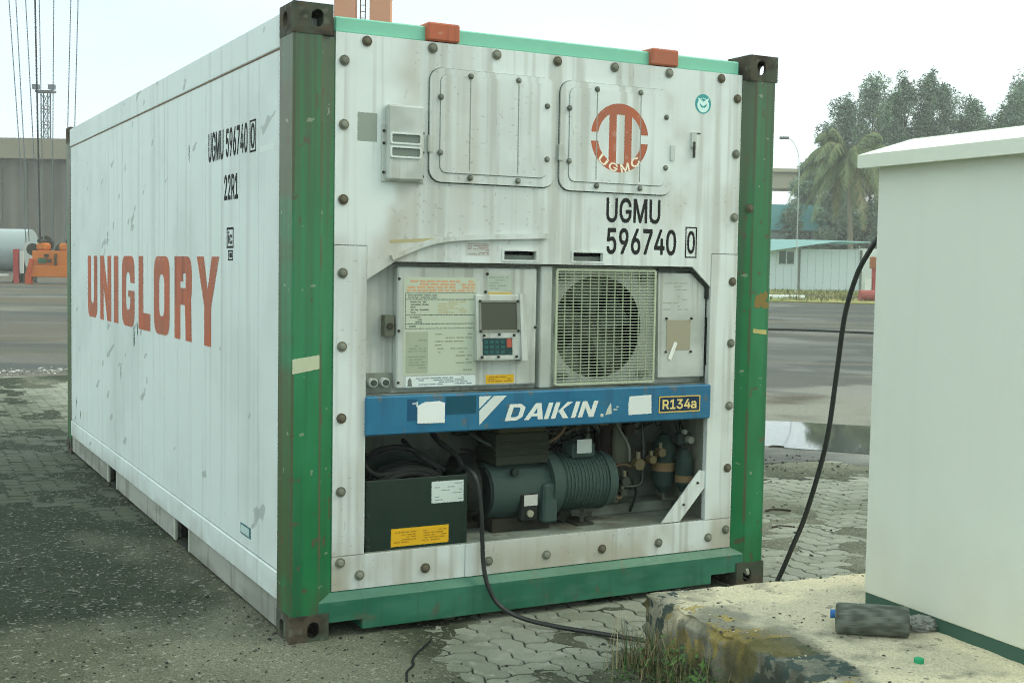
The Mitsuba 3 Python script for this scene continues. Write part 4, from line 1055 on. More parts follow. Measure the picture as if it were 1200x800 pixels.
# ------------------------------------------------------------------ concrete platform and cabinet
def platform():
    a, b, h = 4.6, 3.0, 0.30
    m = m3.Manifold.cube((a, b, h + 0.1)).translate((0, -b, -0.1)).refine_to_length(0.024)
    me = m.to_mesh(); v = me.vert_properties[:, :3].astype(float)
    n = meshkit.fbm(v * [5, 5, 5], 4, 2) - 0.5; n2 = meshkit.fbm(v * [19, 19, 19], 3, 4) - 0.5; n3 = meshkit.fbm(v * [2.2, 2.2, 2.2], 3, 8)
    top = sstep(0.24, 0.30, v[:, 2]); el = np.minimum(v[:, 0], -v[:, 1])
    ed = sstep(0.07, 0.0, el)
    bad = sstep(0.40, 0.62, n3 + 0.35 * n)
    n4 = meshkit.fbm(v * [31, 31, 31], 2, 14) - 0.5
    v[:, 2] -= top * ed * (0.008 + 0.060 * bad * np.abs(n2 + n) * 2.0 + 0.030 * np.clip(n4, 0, 1))
    v[:, 2] += top * (0.010 * n + 0.006 * n2) * (v[:, 0] < 1.2)
    sd = sstep(0.02, 0.0, v[:, 0])
    v[:, 0] += sd * (0.02 * (1 - top) * 0 + 0.040 * np.clip(n + n2 * 0.7, -0.25, 0.4) + 0.022 * top * bad)
    sb = sstep(0.02, 0.0, -v[:, 1])
    v[:, 1] -= sb * (0.05 * np.clip(n + n2, -0.2, 0.4) + 0.025 * top)
    v = P0 + v[:, :1] * PX + v[:, 1:2] * PY + v[:, 2:] * np.array([0, 0, 1.0])
    return trimesh.Trimesh(v, me.tri_verts, process=False)


put('concrete_platform', platform(), 'concrete', smooth=40, label='low concrete platform with chipped yellow and black painted edge', cat='platform')

C0 = np.array([1.826, -1.333, 0.30]); CA = math.radians(3.5)
CX = np.array([math.cos(CA), -math.sin(CA), 0]); CY = np.array([math.sin(CA), math.cos(CA), 0])
CM = np.eye(4); CM[:3, 0], CM[:3, 1], CM[:3, 3] = CX, CY, C0


def cab(name, mesh, m, parent, **k):
    mesh = mesh.copy(); mesh.apply_transform(CM); return put(name, mesh, m, parent, **k)


K = thing('electrical_cabinet', 'tall plain beige metal electrical cabinet with sloped roof standing on the concrete platform', 'cabinet')
cab('body', box(0, 0.82, -1.60, 0.0, 0.049, 1.662, 0.004), 'cabinet_paint', K)
cab('plinth', box(0.004, 0.81, -1.59, -0.004, -0.02, 0.049), lin(62, 92, 78), K, label='green steel plinth')
rp_ = Polygon([(-0.06, 1.648), (-0.06, 1.697), (0.20, 1.772), (0.62, 1.772), (0.88, 1.697), (0.88, 1.648), (0.86, 1.648), (0.86, 1.66), (-0.04, 1.66), (-0.04, 1.648)])
m = ext(rp_, 1.70); m.apply_transform(np.array([[1, 0, 0, 0], [0, 0, -1, 0], [0, 1, 0, 0], [0, 0, 0, 1.0]])); m.apply_translation((0, 0.048, 0))
cab('roof', m, lin(214, 220, 204), K, finish='satin')
cab('roof_cap', box(0.205, 0.615, -1.66, 0.05, 1.7725, 1.776), lin(120, 126, 112), K)
cab('socket', box(0.10, 0.26, 0.001, 0.09, 1.20, 1.40, 0.01), lin(60, 64, 60), K)

# ------------------------------------------------------------------ power cable and loose wire
pc_pts = [(0.80, 0.115, 0.655), (0.820, 0.075, 0.672), (0.838, 0.020, 0.645), (0.852, 0.004, 0.58), (0.862, -0.004, 0.48), (0.868, -0.006, 0.36), (0.872, -0.012, 0.26), (0.885, -0.030, 0.17), (0.925, -0.06, 0.085), (1.0, -0.13, 0.035), (1.10, -0.26, 0.019), (1.20, -0.40, 0.018), (1.285, -0.52, 0.018),
          (1.38, -0.64, 0.018), (1.52, -0.72, 0.018), (1.70, -0.735, 0.04), (1.84, -0.735, 0.14), (1.895, -0.759, 0.259), (1.920, -0.815, 0.41), (1.936, -0.874, 0.561), (1.943, -0.97, 0.86), (1.949, -1.011, 1.143), (1.947, -1.05, 1.386), (1.953, -1.099, 1.54), (1.966, -1.140, 1.625), (1.985, -1.190, 1.70), (2.01, -1.245, 1.73)]
put('power_cable', tube(pc_pts, 0.0102, 9, 8), (0.014, 0.018, 0.016), smooth=True, finish='satin', label='thick black power cable running from the machinery bay across the paving up to the cabinet', cat='cable')
wp = [(0.250, -0.62, 0.010), (0.275, -0.56, 0.010), (0.30, -0.51, 0.010), (0.345, -0.46, 0.011), (0.365, -0.41, 0.010), (0.40, -0.35, 0.010), (0.47, -0.27, 0.011), (0.525, -0.21, 0.010), (0.545, -0.185, 0.012)]
put('wire', tube(wp, 0.0048, 6, 6), RUBBER, smooth=True, label='short thin black wire lying on the pavers before the container', cat='wire')

# ------------------------------------------------------------------ things lying on the platform
zt = 0.296
a, b = np.array([1.478, -1.560, zt + 0.054]), np.array([1.668, -1.712, zt + 0.054])
dv = (b - a) / np.linalg.norm(b - a)
cyv = np.vstack([cyl(a + dv * 0.005, a + dv * 0.01, 0.054, 28).vertices])
prof_ = [(0, 0.0), (0, 0.048), (0.006, 0.054), (0.11, 0.0555), (0.237, 0.054), (0.243, 0.049), (0.243, 0.0)]
pp = np.array([[max(r, 1e-4), s] for s, r in prof_])
rv = trimesh.creation.revolve(pp, sections=36).subdivide().subdivide()
nn = meshkit.fbm(rv.vertices * 45, 3, 2) - 0.5
rv.vertices = rv.vertices * (1 + 0.06 * nn[:, None] * [1, 1, 0])
M = np.eye(4); s_ = np.cross(dv, (0, 0, 1)); s_ /= np.linalg.norm(s_); M[:3, 0], M[:3, 1], M[:3, 2], M[:3, 3] = s_, np.cross(dv, s_), dv, a
colr = meshkit.fbm(rv.vertices * [60, 60, 30], 4, 3)
cc = np.where((colr > 0.5)[:, None], lin(98, 104, 94), lin(78, 83, 74)) * (0.6 + 0.8 * colr[:, None])
rv.apply_transform(M)
put('grey_cylinder', rv, cc, smooth=True, label='dirty dark grey cylinder lying on the concrete platform', cat='cylinder')
B = thing('plastic_bottle', 'clear plastic bottle with blue cap lying behind the grey cylinder on the platform', 'bottle')
bs('clear_plastic', {'type': 'thindielectric', 'int_ior': 1.35})
ba = np.array([1.548, -1.455, zt + 0.034]); bb = np.array([1.735, -1.605, zt + 0.034]); bd = (bb - ba) / np.linalg.norm(bb - ba)
pfb = np.array([[0.012, 0.016], [0.013, 0.022], [0.030, 0.058], [0.031, 0.10], [0.029, 0.12], [0.031, 0.14], [0.031, 0.215], [0.026, 0.226], [1e-4, 0.226]])
bm = trimesh.creation.revolve(pfb, sections=20)
M = np.eye(4); s_ = np.cross(bd, (0, 0, 1)); s_ /= np.linalg.norm(s_); M[:3, 0], M[:3, 1], M[:3, 2], M[:3, 3] = s_, np.cross(bd, s_), bd, ba
bm.apply_transform(M); put('bottle_body', bm, 'clear_plastic', B, smooth=40)
put('cap', cyl(ba + bd * 0.0, ba + bd * 0.018, 0.0155, 18), lin(58, 110, 170), B, smooth=30)
# crumpled clear bag at the cylinder's right end
bg = trimesh.creation.icosphere(subdivisions=4)
nv = meshkit.fbm(bg.vertices * 2.6 + 4, 4, 3) - 0.5; nv2 = np.abs(meshkit.fbm(bg.vertices * 7, 3, 6) - 0.5)
bg.vertices = bg.vertices * (1 + 0.9 * nv + 0.8 * nv2)[:, None] * [0.066, 0.040, 0.028]
bg.vertices[:, 2] = np.maximum(bg.vertices[:, 2], -0.020)
bg.apply_transform(trimesh.transformations.rotation_matrix(-0.5, (0, 0, 1))); bg.apply_translation((1.765, -1.668, zt + 0.024))
bs('bag_plastic', {'type': 'twosided', 'bsdf': {'type': 'principled', 'base_color': {'type': 'rgb', 'value': [0.20, 0.21, 0.18]}, 'roughness': 0.25, 'specular': 0.6}})
put('plastic_bag', bg, 'bag_plastic', smooth=50, label='crumpled grey translucent plastic bag at the right end of the grey cylinder', cat='bag')
gcp = np.array([1.484, -1.941, zt])
capm = cat(cyl(gcp + (0, 0, 0.0), gcp + (0, 0, 0.018), 0.0155, 20), cyl(gcp + (0, 0, 0.018), gcp + (0, 0, 0.020), 0.0155, 20, 0.013))
put('green_cap', capm, lin(46, 150, 104), smooth=30, label='small green plastic bottle cap lying on the concrete platform', cat='cap')


rg = np.random.default_rng(64)
ico = trimesh.creation.icosahedron(); Vg, Fg, Cg = [], [], []
for i in range(900):
    w_ = abs(rg.normal(0, 0.16)) if i % 3 else rg.uniform(0, 0.9); s__ = rg.uniform(0.0, 1.9)
    if i % 7 == 0: w_, s__ = rg.uniform(0, 1.0), abs(rg.normal(0, 0.05))
    sz = 0.0016 * (4.5 ** (rg.random() ** 2.5)); q = P0 + PX * (w_ + 0.015) - PY * (s__ + 0.02)
    Vg.append(ico.vertices * sz * rg.uniform(0.6, 1.5, 3) * [1, 1, 0.7] + q + [0, 0, 0.2985 + sz * 0.2 - 0.012 * max(0, 0.05 - w_) / 0.05]); Fg.append(ico.faces + 12 * i)
    Cg.append(np.tile(np.array((0.42, 0.41, 0.34) if rg.random() < 0.35 else (0.06, 0.06, 0.045)) * rg.uniform(0.5, 1.4), (12, 1)))
put('platform_grit', trimesh.Trimesh(np.vstack(Vg), np.vstack(Fg), process=False), np.vstack(Cg), label='loose pale and dark grit scattered on top of the concrete platform', cat='grit', kind='stuff')


# ------------------------------------------------------------------ weeds at the platform's corner
def blades(n, centre, spread, hmin, hmax, wd, cols, seed, lean=0.5, z0=0.0):
    r = np.random.default_rng(seed); V, F, Cc = [], [], []; k = 0
    for _ in range(n):
        x, y = centre + r.normal(0, 1, 2) * spread
        h = r.uniform(hmin, hmax); a = r.uniform(0, 6.28); d = np.array([math.cos(a), math.sin(a)]); w = wd * r.uniform(0.6, 1.3); ln = lean * r.uniform(0.1, 1.0)
        sdir = np.array([-d[1], d[0]]); c = np.array(cols[r.integers(len(cols))]) * r.uniform(0.6, 1.35)
        for t, ww in ((0, 1), (0.4, 0.9), (0.75, 0.6), (1.0, 0.08)):
            ctr = np.array([x, y]) + d * h * ln * t ** 2; z = z0 + h * (t - 0.35 * ln * t ** 2)
            for s in (-1, 1): V.append([*(ctr + s * sdir * w * ww / 2), z]); Cc.append(c)
        for q in range(3):
            b0 = k + 2 * q; F += [(b0, b0 + 1, b0 + 3), (b0, b0 + 3, b0 + 2)]
        k += 8
    return trimesh.Trimesh(np.array(V), np.array(F), process=False), np.array(Cc)


STRAW = [(0.30, 0.245, 0.12), (0.24, 0.20, 0.105), (0.17, 0.155, 0.08), (0.36, 0.30, 0.17)]
GRN = [(0.045, 0.095, 0.025), (0.07, 0.13, 0.03), (0.035, 0.07, 0.022)]
gs_ = [blades(190, np.array([1.12, -0.96]), np.array([0.025, 0.09]), 0.06, 0.25, 0.005, STRAW + GRN[:1], 41, 0.7), blades(110, np.array([1.08, -1.14]), np.array([0.03, 0.12]), 0.06, 0.22, 0.004, STRAW + GRN, 42),
       blades(120, np.array([1.06, -1.45]), np.array([0.05, 0.16]), 0.05, 0.2, 0.004, STRAW[1:3] + GRN, 43), blades(90, np.array([1.16, -0.80]), np.array([0.10, 0.02]), 0.03, 0.09, 0.003, STRAW + GRN, 44), blades(16, np.array([1.02, -1.15]), np.array([0.06, 0.2]), 0.28, 0.42, 0.003, STRAW, 45, 0.9)]
put('dry_grass', cat([g[0] for g in gs_]), np.vstack([g[1] for g in gs_]), finish='matte', label='dry straw-coloured grass growing along the foot of the platform', cat='grass', kind='stuff')


def leafy(n, centre, spread, hmax, seed, size):
    r = np.random.default_rng(seed); V, F, Cc = [], [], []; k = 0
    for _ in range(n):
        x, y = centre + r.normal(0, 1, 2) * spread; z = 0.01 + hmax * r.random() ** 0.8
        a = r.uniform(0, 6.28); pch = r.uniform(-0.2, 0.9); l = size * r.uniform(0.5, 1.3); w = l * 0.42
        d = np.array([math.cos(a) * math.cos(pch), math.sin(a) * math.cos(pch), math.sin(pch)]); s = np.array([-math.sin(a), math.cos(a), 0]); up = np.cross(d, s)
        o = np.array([x, y, z]); c = np.array(GRN[r.integers(3)]) * r.uniform(0.7, 1.5)
        pts = [o, o + d * l * 0.35 + s * w / 2 - up * l * .06, o + d * l * 0.35 - s * w / 2 - up * l * .06, o + d * l * 0.4, o + d * l - up * l * 0.10]
        V += pts; Cc += [c] * 5; F += [(k, k + 1, k + 3), (k, k + 3, k + 2), (k + 1, k + 4, k + 3), (k + 3, k + 4, k + 2)]; k += 5
    return trimesh.Trimesh(np.array(V), np.array(F), process=False), np.array(Cc)


lf = [leafy(170, np.array([1.075, -1.22]), np.array([0.03, 0.12]), 0.19, 51, 0.035), leafy(170, np.array([1.03, -1.52]), np.array([0.05, 0.13]), 0.15, 52, 0.04), leafy(60, np.array([1.0, -0.98]), np.array([0.05, 0.08]), 0.05, 53, 0.03)]
put('leafy_weeds', cat([g[0] for g in lf]), np.vstack([g[1] for g in lf]), label='small green leafy weeds against the painted side of the platform', cat='weeds', kind='stuff')

# ------------------------------------------------------------------ far left: warehouse, mast, tank, crane and headblock
RT = np.array([0.88256, -0.46989, 0.0]); RT /= np.linalg.norm(RT); FW = np.array([-RT[1], RT[0], 0.0])
def frame(o):
    M = np.eye(4); M[:3, 0], M[:3, 1], M[:3, 3] = RT, FW, o
    return M
def loc(mesh, o):
    mesh = mesh.copy(); mesh.apply_transform(frame(o)); return mesh


WO = np.array([11.6, 124.4, ZY])
Wk = thing('warehouse', 'long dull beige warehouse with a paler band below its flat roof at the left', 'warehouse')
put('wall', loc(box(-40, 16, 0, 30, 0, 10.9), WO), 'warehouse_cladding', Wk)
put('fascia', loc(box(-40.4, 16.4, -0.8, 30.4, 10.9, 12.75), WO), lin(136, 132, 112), Wk, label='paler beige band below the roof')
put('roof', loc(box(-40, 16, 0, 30, 12.75, 12.9), WO), lin(120, 118, 104), Wk)
for x in np.arange(-12, 12, 2.4):
    put('pilaster', loc(box(x, x + 0.28, -0.22, 0.0, 0, 10.9), WO), lin(96, 98, 84), Wk)

mo = np.array([15.95, 125.55, ZY])
Mk = thing('lattice_mast', 'slim steel lattice floodlight mast rising above the warehouse roof', 'mast')
bars_ = []
for sx_ in (-0.33, 0.33):
    for sy_ in (-0.33, 0.33): bars_.append(bar((sx_, sy_, 0), (sx_, sy_, 17.6), 0.10))
for z in np.arange(8.5, 16.5, 1.5):
    for s1 in (-0.33, 0.33):
        bars_ += [bar((-0.33, s1, z), (0.33, s1, z + 1.5), 0.05), bar((0.33, s1, z), (-0.33, s1, z + 1.5), 0.05), bar((-0.33, s1, z), (0.33, s1, z), 0.07)]
put('tower', loc(cat(bars_), mo), lin(92, 98, 100), Mk)
put('platform', loc(box(-0.9, 0.9, -0.4, 0.4, 17.6, 17.8), mo), lin(92, 96, 98), Mk)
for x in (-0.85, 0.7):
    put('floodlight', loc(cat(box(x - 0.3, x + 0.3, -0.5, 0.0, 17.9, 18.35), bar((x, -0.2, 17.7), (x, -0.2, 18.0), 0.1)), mo), lin(104, 110, 116), Mk)

# orange headblock hanging on wire ropes, just above the ground
ho = np.array([7.85, 74.1, ZY])
ORG = lin(190, 110, 44)
Hk = thing('crane_headblock', 'orange crane headblock with dark rope sheaves standing before the warehouse', 'headblock')
put('frame', loc(cat(box(0.12, 2.9, 0, 1.3, 0.42, 1.12, 0.03), box(0.35, 2.9, 0.1, 1.2, 1.12, 1.98, 0.03), box(0.55, 1.15, 0.15, 1.1, 1.98, 2.45, 0.12), box(1.9, 2.5, 0.15, 1.1, 1.98, 2.45, 0.12)), ho), ORG, Hk)
put('guide_arm', loc(cat(box(0.0, 0.34, -0.12, 0.3, 0.0, 0.62, 0.02), bar((0.20, -0.1, 0.6), (0.42, -0.1, 1.5), 0.22)), ho), lin(178, 84, 48), Hk)
put('guide_arm', loc(box(2.6, 2.94, -0.12, 0.3, 0.0, 0.62, 0.02), ho), lin(178, 84, 48), Hk)
for x in (0.50, 2.2):
    put('sheave', loc(cat(cyl((x + 0.28, 1.15, 2.42), (x + 0.28, 1.30, 2.42), 0.46, 24), cyl((x + 0.28, 0.05, 2.55), (x + 0.28, 1.15, 2.55), 0.12, 10)), ho), lin(62, 62, 50), Hk)
    put('sheave', loc(cyl((x - 0.22, 0.35, 2.05), (x - 0.22, 0.5, 2.05), 0.36, 24), ho), lin(58, 58, 48), Hk)
put('control_panel', loc(cat(box(0.75, 1.2, -0.02, 0.0985, 1.25, 1.55)), ho), lin(58, 96, 72), Hk)
for bb_ in ((1.12, 1.35, -0.06, 0.0985, 1.62, 1.78), (1.3, 1.5, -0.06, 0.0985, 1.3, 1.5), (1.72, 1.82, -0.05, 0.0985, 1.13, 1.8)):
    put('dark_fitting', loc(box(*bb_), ho), lin(64, 58, 40), Hk)

# ship-to-shore style gantry: two orange legs at right, girder above the frame, ropes down to the headblock
Gk = thing('gantry_crane', 'tall crane with pale orange legs above the container roof and ropes from its girder', 'crane')
lo = np.array([29.0, 80.0, ZY])
for x in (0.05, 2.55):
    put('leg', loc(box(x, x + 1.45, 0, 1.4, 0, 33.0), lo), lin(196, 138, 104), Gk)
put('ladder', loc(cat([bar((1.85, 0.5, 0), (1.85, 0.5, 33), 0.07), bar((2.2, 0.5, 0), (2.2, 0.5, 33), 0.07)] + [bar((1.85, 0.5, z), (2.2, 0.5, z), 0.04) for z in np.arange(0.4, 33, 0.45)]), lo), lin(96, 84, 74), Gk)
put('sill_beam', loc(cat(box(1.505, 2.545, 0.1, 1.3, 24.0, 25.5)), lo), lin(196, 138, 104), Gk)
put('girder', cat(bar((33.0, 78.5, 34.0), (2.0, 78.0, 34.0), 1.6, 2.2), bar((33.0, 81.5, 34.0), (2.0, 76.0, 34.0), 1.2, 2.0)), lin(196, 138, 104), Gk)
put('trolley', box(6.2, 12.2, 73.0, 79.5, 31.6, 32.9), lin(120, 110, 96), Gk)
tops = [(7.265, 76.104, 16.819), (7.629, 75.910, 16.826), (8.140, 75.638, 16.836), (8.634, 75.375, 16.845), (8.858, 75.256, 16.849), (9.621, 74.850, 16.864), (10.518, 74.372, 16.881), (10.900, 74.169, 16.889)]
ends = [(7.95, 74.6, 2.45), (8.131, 74.690, 2.5), (8.625, 74.427, 2.5), (8.715, 74.379, 2.45), (8.894, 74.284, 2.45), (9.343, 74.045, 2.5), (10.016, 73.687, 2.5), (10.375, 73.496, 2.5)]
for i, (t_, e_) in enumerate(zip(tops, ends)):
    t_, e_ = np.array(t_), np.array(e_); up_ = e_ + (t_ - e_) * (31.6 - e_[2]) / (t_[2] - e_[2])
    put('rope', cyl(e_, up_, 0.055 if i == 3 else 0.030, 6), lin(44, 48, 48) if i == 3 else lin(96, 106, 108), Gk)

to = np.array([7.973, 76.315, ZY])
Tk = thing('storage_tank', 'pale grey horizontal cylindrical tank on dark supports left of the orange headblock', 'tank')
put('shell', loc(cyl((-6.5, 1.3, 1.99), (0.02, 1.3, 1.99), 1.31, 40), to), lin(150, 164, 162), Tk, smooth=40, finish='satin')
for x in (-0.35, -3.0, -5.8):
    put('support', loc(cat(box(x - 0.05, x + 0.30, 0.2, 2.4, 0.0, 0.85), bar((x - 0.4, 0.3, 0.02), (x + 0.15, 0.3, 0.8), 0.14)), to), lin(52, 58, 46), Tk)
put('red_post', loc(box(-0.50, -0.22, -0.25, -0.05, 0.0, 2.05), to), lin(170, 74, 66), Tk)
put('white_rail', loc(cat(box(-2.4, -0.75, -0.3, -0.18, 0.42, 0.56), box(-0.08, 0.10, -0.3, -0.1, 0.6, 1.95)), to), lin(196, 200, 192), Tk)

# ------------------------------------------------------------------ far right: verge, shed, pipes, lamp, overpass
def P(u, t, z=ZY):
    """a far point: u metres to the right per metre of distance, t metres ahead of the viewpoint"""
    f2 = FWD[:2] / np.linalg.norm(FWD[:2]); q = EYE[:2] + f2 * t + RT[:2] * u * t
    return np.array([q[0], q[1], z])


vg = np.array([[0.04, 63], [0.20, 62], [0.30, 60], [0.60, 60], [1.1, 75], [1.1, 150], [0.04, 150]])
vp_ = Polygon([P(u, t)[:2] for u, t in vg])
m = ext(vp_, 0.06); m.apply_translation((0, 0, ZY)); put('grass_verge', m, 'grass_ground', kind='structure')
gb = []
for i in range(60):
    u = rng.uniform(0.16, 0.34); t = rng.uniform(63, 92); q = P(u, t)
    gb.append(blades(45, q[:2], np.array([0.9, 0.9]), 0.08, 0.30, 0.07, [(0.13, 0.17, 0.045), (0.19, 0.19, 0.075), (0.22, 0.20, 0.09)], 300 + i, 0.6, 0.02))
put('verge_grass', cat([g[0] for g in gb]), np.vstack([g[1] for g in gb]), label='short yellowish grass on the strip before the far shed', cat='grass', kind='stuff')

# shed with a thin curved turquoise roof
so = P(0.262, 98); so[2] = ZY
Sk = thing('site_shed', 'low pale grey shed with a thin curved turquoise roof and one small window', 'shed')
put('wall', loc(box(-13, 1.5, 0, 7, 0, 3.25), so), lin(192, 206, 206), Sk)
for x in np.arange(-12.6, 1.5, 0.62):
    put('wall_rib', loc(box(x, x + 0.04, -0.012, 0.0, 0.02, 3.2), so), lin(164, 180, 178), Sk)
for x in (-3.4, 1.42):
    put('pillar', loc(box(x, x + 0.16, -0.10, 0.0, 0.0, 3.22), so), lin(104, 112, 102), Sk)
aa = np.linspace(-13.6, 1.9, 30)
topz = 3.95 - 0.0018 * np.maximum(0, aa + 5) ** 2
lowz = 3.86 - 0.145 * np.maximum(0, -aa - 0.5) ** 1.03
lowz = np.maximum(lowz, 2.7); lowz = np.minimum(lowz, topz - 0.07)
rfp = Polygon(np.vstack([np.c_[aa, topz], np.c_[aa, lowz][::-1]]))
m = ext(rfp, 9.0); m.apply_transform(np.array([[1, 0, 0, 0], [0, 0, -1, 0], [0, 1, 0, 0], [0, 0, 0, 1.0]])); m.apply_translation((0, 8.0, 0))
put('roof', loc(m, so), lin(172, 216, 218), Sk)
wk = put('window', loc(box(-5.02, -3.66, -0.05, 0.0, 1.95, 3.12), so), lin(186, 198, 190), Sk)
for x in (-4.92, -4.30):
    put('pane', loc(box(x, x + 0.54, -0.058, -0.0505, 2.05, 3.03), so), lin(52, 74, 64), wk, finish='satin')
put('wall', loc(box(2.2, 9, 3, 9, 0, 3.4), so), lin(206, 212, 206), Sk, label='white wall end')

# red drum, white pipe, red-white hydrant post, cable across the yard
dq = P(0.2905, 65)
put('red_drum', loc(cat(cyl((-0.85, 0, 0.31), (1.3, 0.1, 0.31), 0.30, 24), cyl((-0.87, 0, 0.31), (-0.85, 0, 0.31), 0.31, 24)), dq), lin(150, 82, 74), smooth=30, label='rusty red drum lying at the edge of the grass strip', cat='drum')
hq = P(0.288, 74)
Yk = thing('hydrant_post', 'red and white post with an orange hood beside the shed', 'post')
put('red_post', loc(box(-0.05, 0.22, 0, 0.3, 0, 1.75), hq), lin(160, 72, 70), Yk)
put('white_post', loc(box(-0.42, -0.12, 0, 0.3, 0, 1.15), hq), lin(214, 216, 206), Yk)
put('hood', loc(cat(box(-0.15, 0.9, -0.1, 0.5, 1.75, 2.45, 0.05)), hq), lin(150, 94, 60), Yk)
wq = P(0.208, 67)
put('white_pipe', loc(cyl((-1.6, 0, 0.12), (1.75, 0.3, 0.12), 0.13, 12), wq), lin(206, 210, 202), smooth=30, label='white pipe lying on the ground before the shed', cat='pipe')
rq = P(0.247, 70)
rb_ = [trimesh.creation.icosphere(subdivisions=1, radius=0.28) for _ in range(9)]
for i, s in enumerate(rb_):
    s.vertices = s.vertices * rng.uniform(0.5, 1.5, 3) * [1.5, 0.8, 0.4] + [(i - 4) * 0.42, rng.uniform(-0.4, 0.4), 0.08]
put('debris_heap', loc(cat(rb_), rq), lin(92, 88, 70), label='low heap of dark debris on the verge between the white pipe and red drum', cat='debris')
cq = [P(u, t, ZY + 0.05) for u, t in ((0.02, 33.2), (0.10, 33.0), (0.18, 32.6), (0.24, 32.2), (0.30, 31.2), (0.42, 30.4), (0.6, 29.5))]
put('yard_cable', tube(cq, 0.030, 8, 6), lin(44, 50, 46), smooth=True, label='dark cable lying straight across the wet yard behind the puddle', cat='cable')
for i, (u, t, s) in enumerate(((0.215, 8.05, 0.06), (0.22, 7.55, 0.05), (0.213, 11.2, 0.05))):
    q = P(u, t); q[2] = soil_z(np.array([q[0]]), np.array([q[1]]))[0] if t < 9 else ZY
    put('stick', tube([q + (-s * 1.3, 0, 0.008), q + (0, s * .3, 0.009), q + (s * 1.3, -s, 0.008)], 0.0065, 6, 3), lin(60, 52, 38), label=('short dark stick on the silt this side of the puddle', 'small dark wood scrap on the paving behind the platform', 'short dark stick at the near rim of the puddle')[i], cat='stick')

lq = P(0.2258, 80)
Lk = thing('street_lamp', 'thin grey street lamp with a curved arm beside the palm', 'street lamp')
put('pole', loc(cyl((0, 0, 0), (0, 0, 8.1), 0.035, 8, 0.028), lq), lin(178, 188, 184), Lk)
put('arm', loc(tube([(0, 0, 8.1), (-0.1, 0, 9.0), (-0.45, 0, 9.7), (-0.8, 0, 9.95)], 0.025, 6, 5), lq), lin(178, 188, 184), Lk)
put('lamp_head', loc(box(-1.3, -0.72, -0.12, 0.12, 9.86, 10.02, 0.03), lq), lin(110, 116, 114), Lk)

oq = P(0.30, 150)
Ok = thing('overpass', 'beige concrete overpass beam passing behind the palm and trees', 'bridge')
put('deck', loc(box(-40, 60, 0, 6, 11.3, 13.2), oq), lin(172, 164, 140), Ok)
put('deck_lip', loc(box(-40, 60, -0.5, 6.4, 13.2, 13.6), oq), lin(182, 174, 150), Ok)  # slightly paler lip projecting on top of the deck
for x in (-34, -22, 2, 30, 52): put('pier', loc(box(x, x + 1.5, 1, 5, 0, 11.3), oq), lin(150, 146, 126), Ok)
bq = P(0.245, 128)
Bk = thing('blue_building', 'low building with a blue-green metal roof beyond the shed', 'building')
put('wall', loc(box(-16, 0.2, 0, 10, 0, 5.6), bq), lin(120, 136, 130), Bk)
m = ext(Polygon([(-16.4, 5.6), (-16.0, 8.2), (0.2, 8.2), (0.7, 5.6)]), 10.8); m.apply_transform(np.array([[1, 0, 0, 0], [0, 0, -1, 0], [0, 1, 0, 0], [0, 0, 0, 1.0]])); m.apply_translation((0, 10.4, 0))
put('roof', loc(m, bq), lin(92, 150, 152), Bk)


# ------------------------------------------------------------------ trees
def foliage(clumps, n, ll, lw, droop, cols, seed):
    r = np.random.default_rng(seed)
    w = np.array([c[3] * c[4] ** 0.5 for c in clumps]); w = w / w.sum()
    idx = r.choice(len(clumps), n, p=w)
    c = np.array(clumps)[idx]
    d = r.normal(size=(n, 3)); d /= np.linalg.norm(d, axis=1, keepdims=True)
    rad = r.random(n) ** 0.45
    ctr = c[:, :3] + d * rad[:, None] * np.c_[c[:, 3], c[:, 3], c[:, 4]]
    a = r.normal(size=(n, 3)); a[:, 2] = a[:, 2] * 0.5 + droop; a /= np.linalg.norm(a, axis=1, keepdims=True)
    s = np.cross(a, r.normal(size=(n, 3))); s /= np.linalg.norm(s, axis=1, keepdims=True)
    L_ = ll * r.uniform(0.5, 1.4, n)[:, None]; w_ = lw * r.uniform(0.6, 1.4, n)[:, None]
    v = np.stack([ctr - a * L_ / 2, ctr + s * w_ / 2, ctr + a * L_ / 2, ctr - s * w_ / 2], 1).reshape(-1, 3)
    k = np.arange(n) * 4
    f = np.vstack([np.c_[k, k + 1, k + 2], np.c_[k, k + 2, k + 3]])
    tone = r.uniform(0.7, 1.3, len(clumps))[idx] * r.uniform(0.75, 1.3, n)
    col = np.array(cols)[r.integers(len(cols), size=n)] * tone[:, None]
    return trimesh.Trimesh(v, f, process=False), np.repeat(col, 4, 0)


CAS = [(0.125, 0.192, 0.120), (0.100, 0.160, 0.098), (0.150, 0.215, 0.132)]


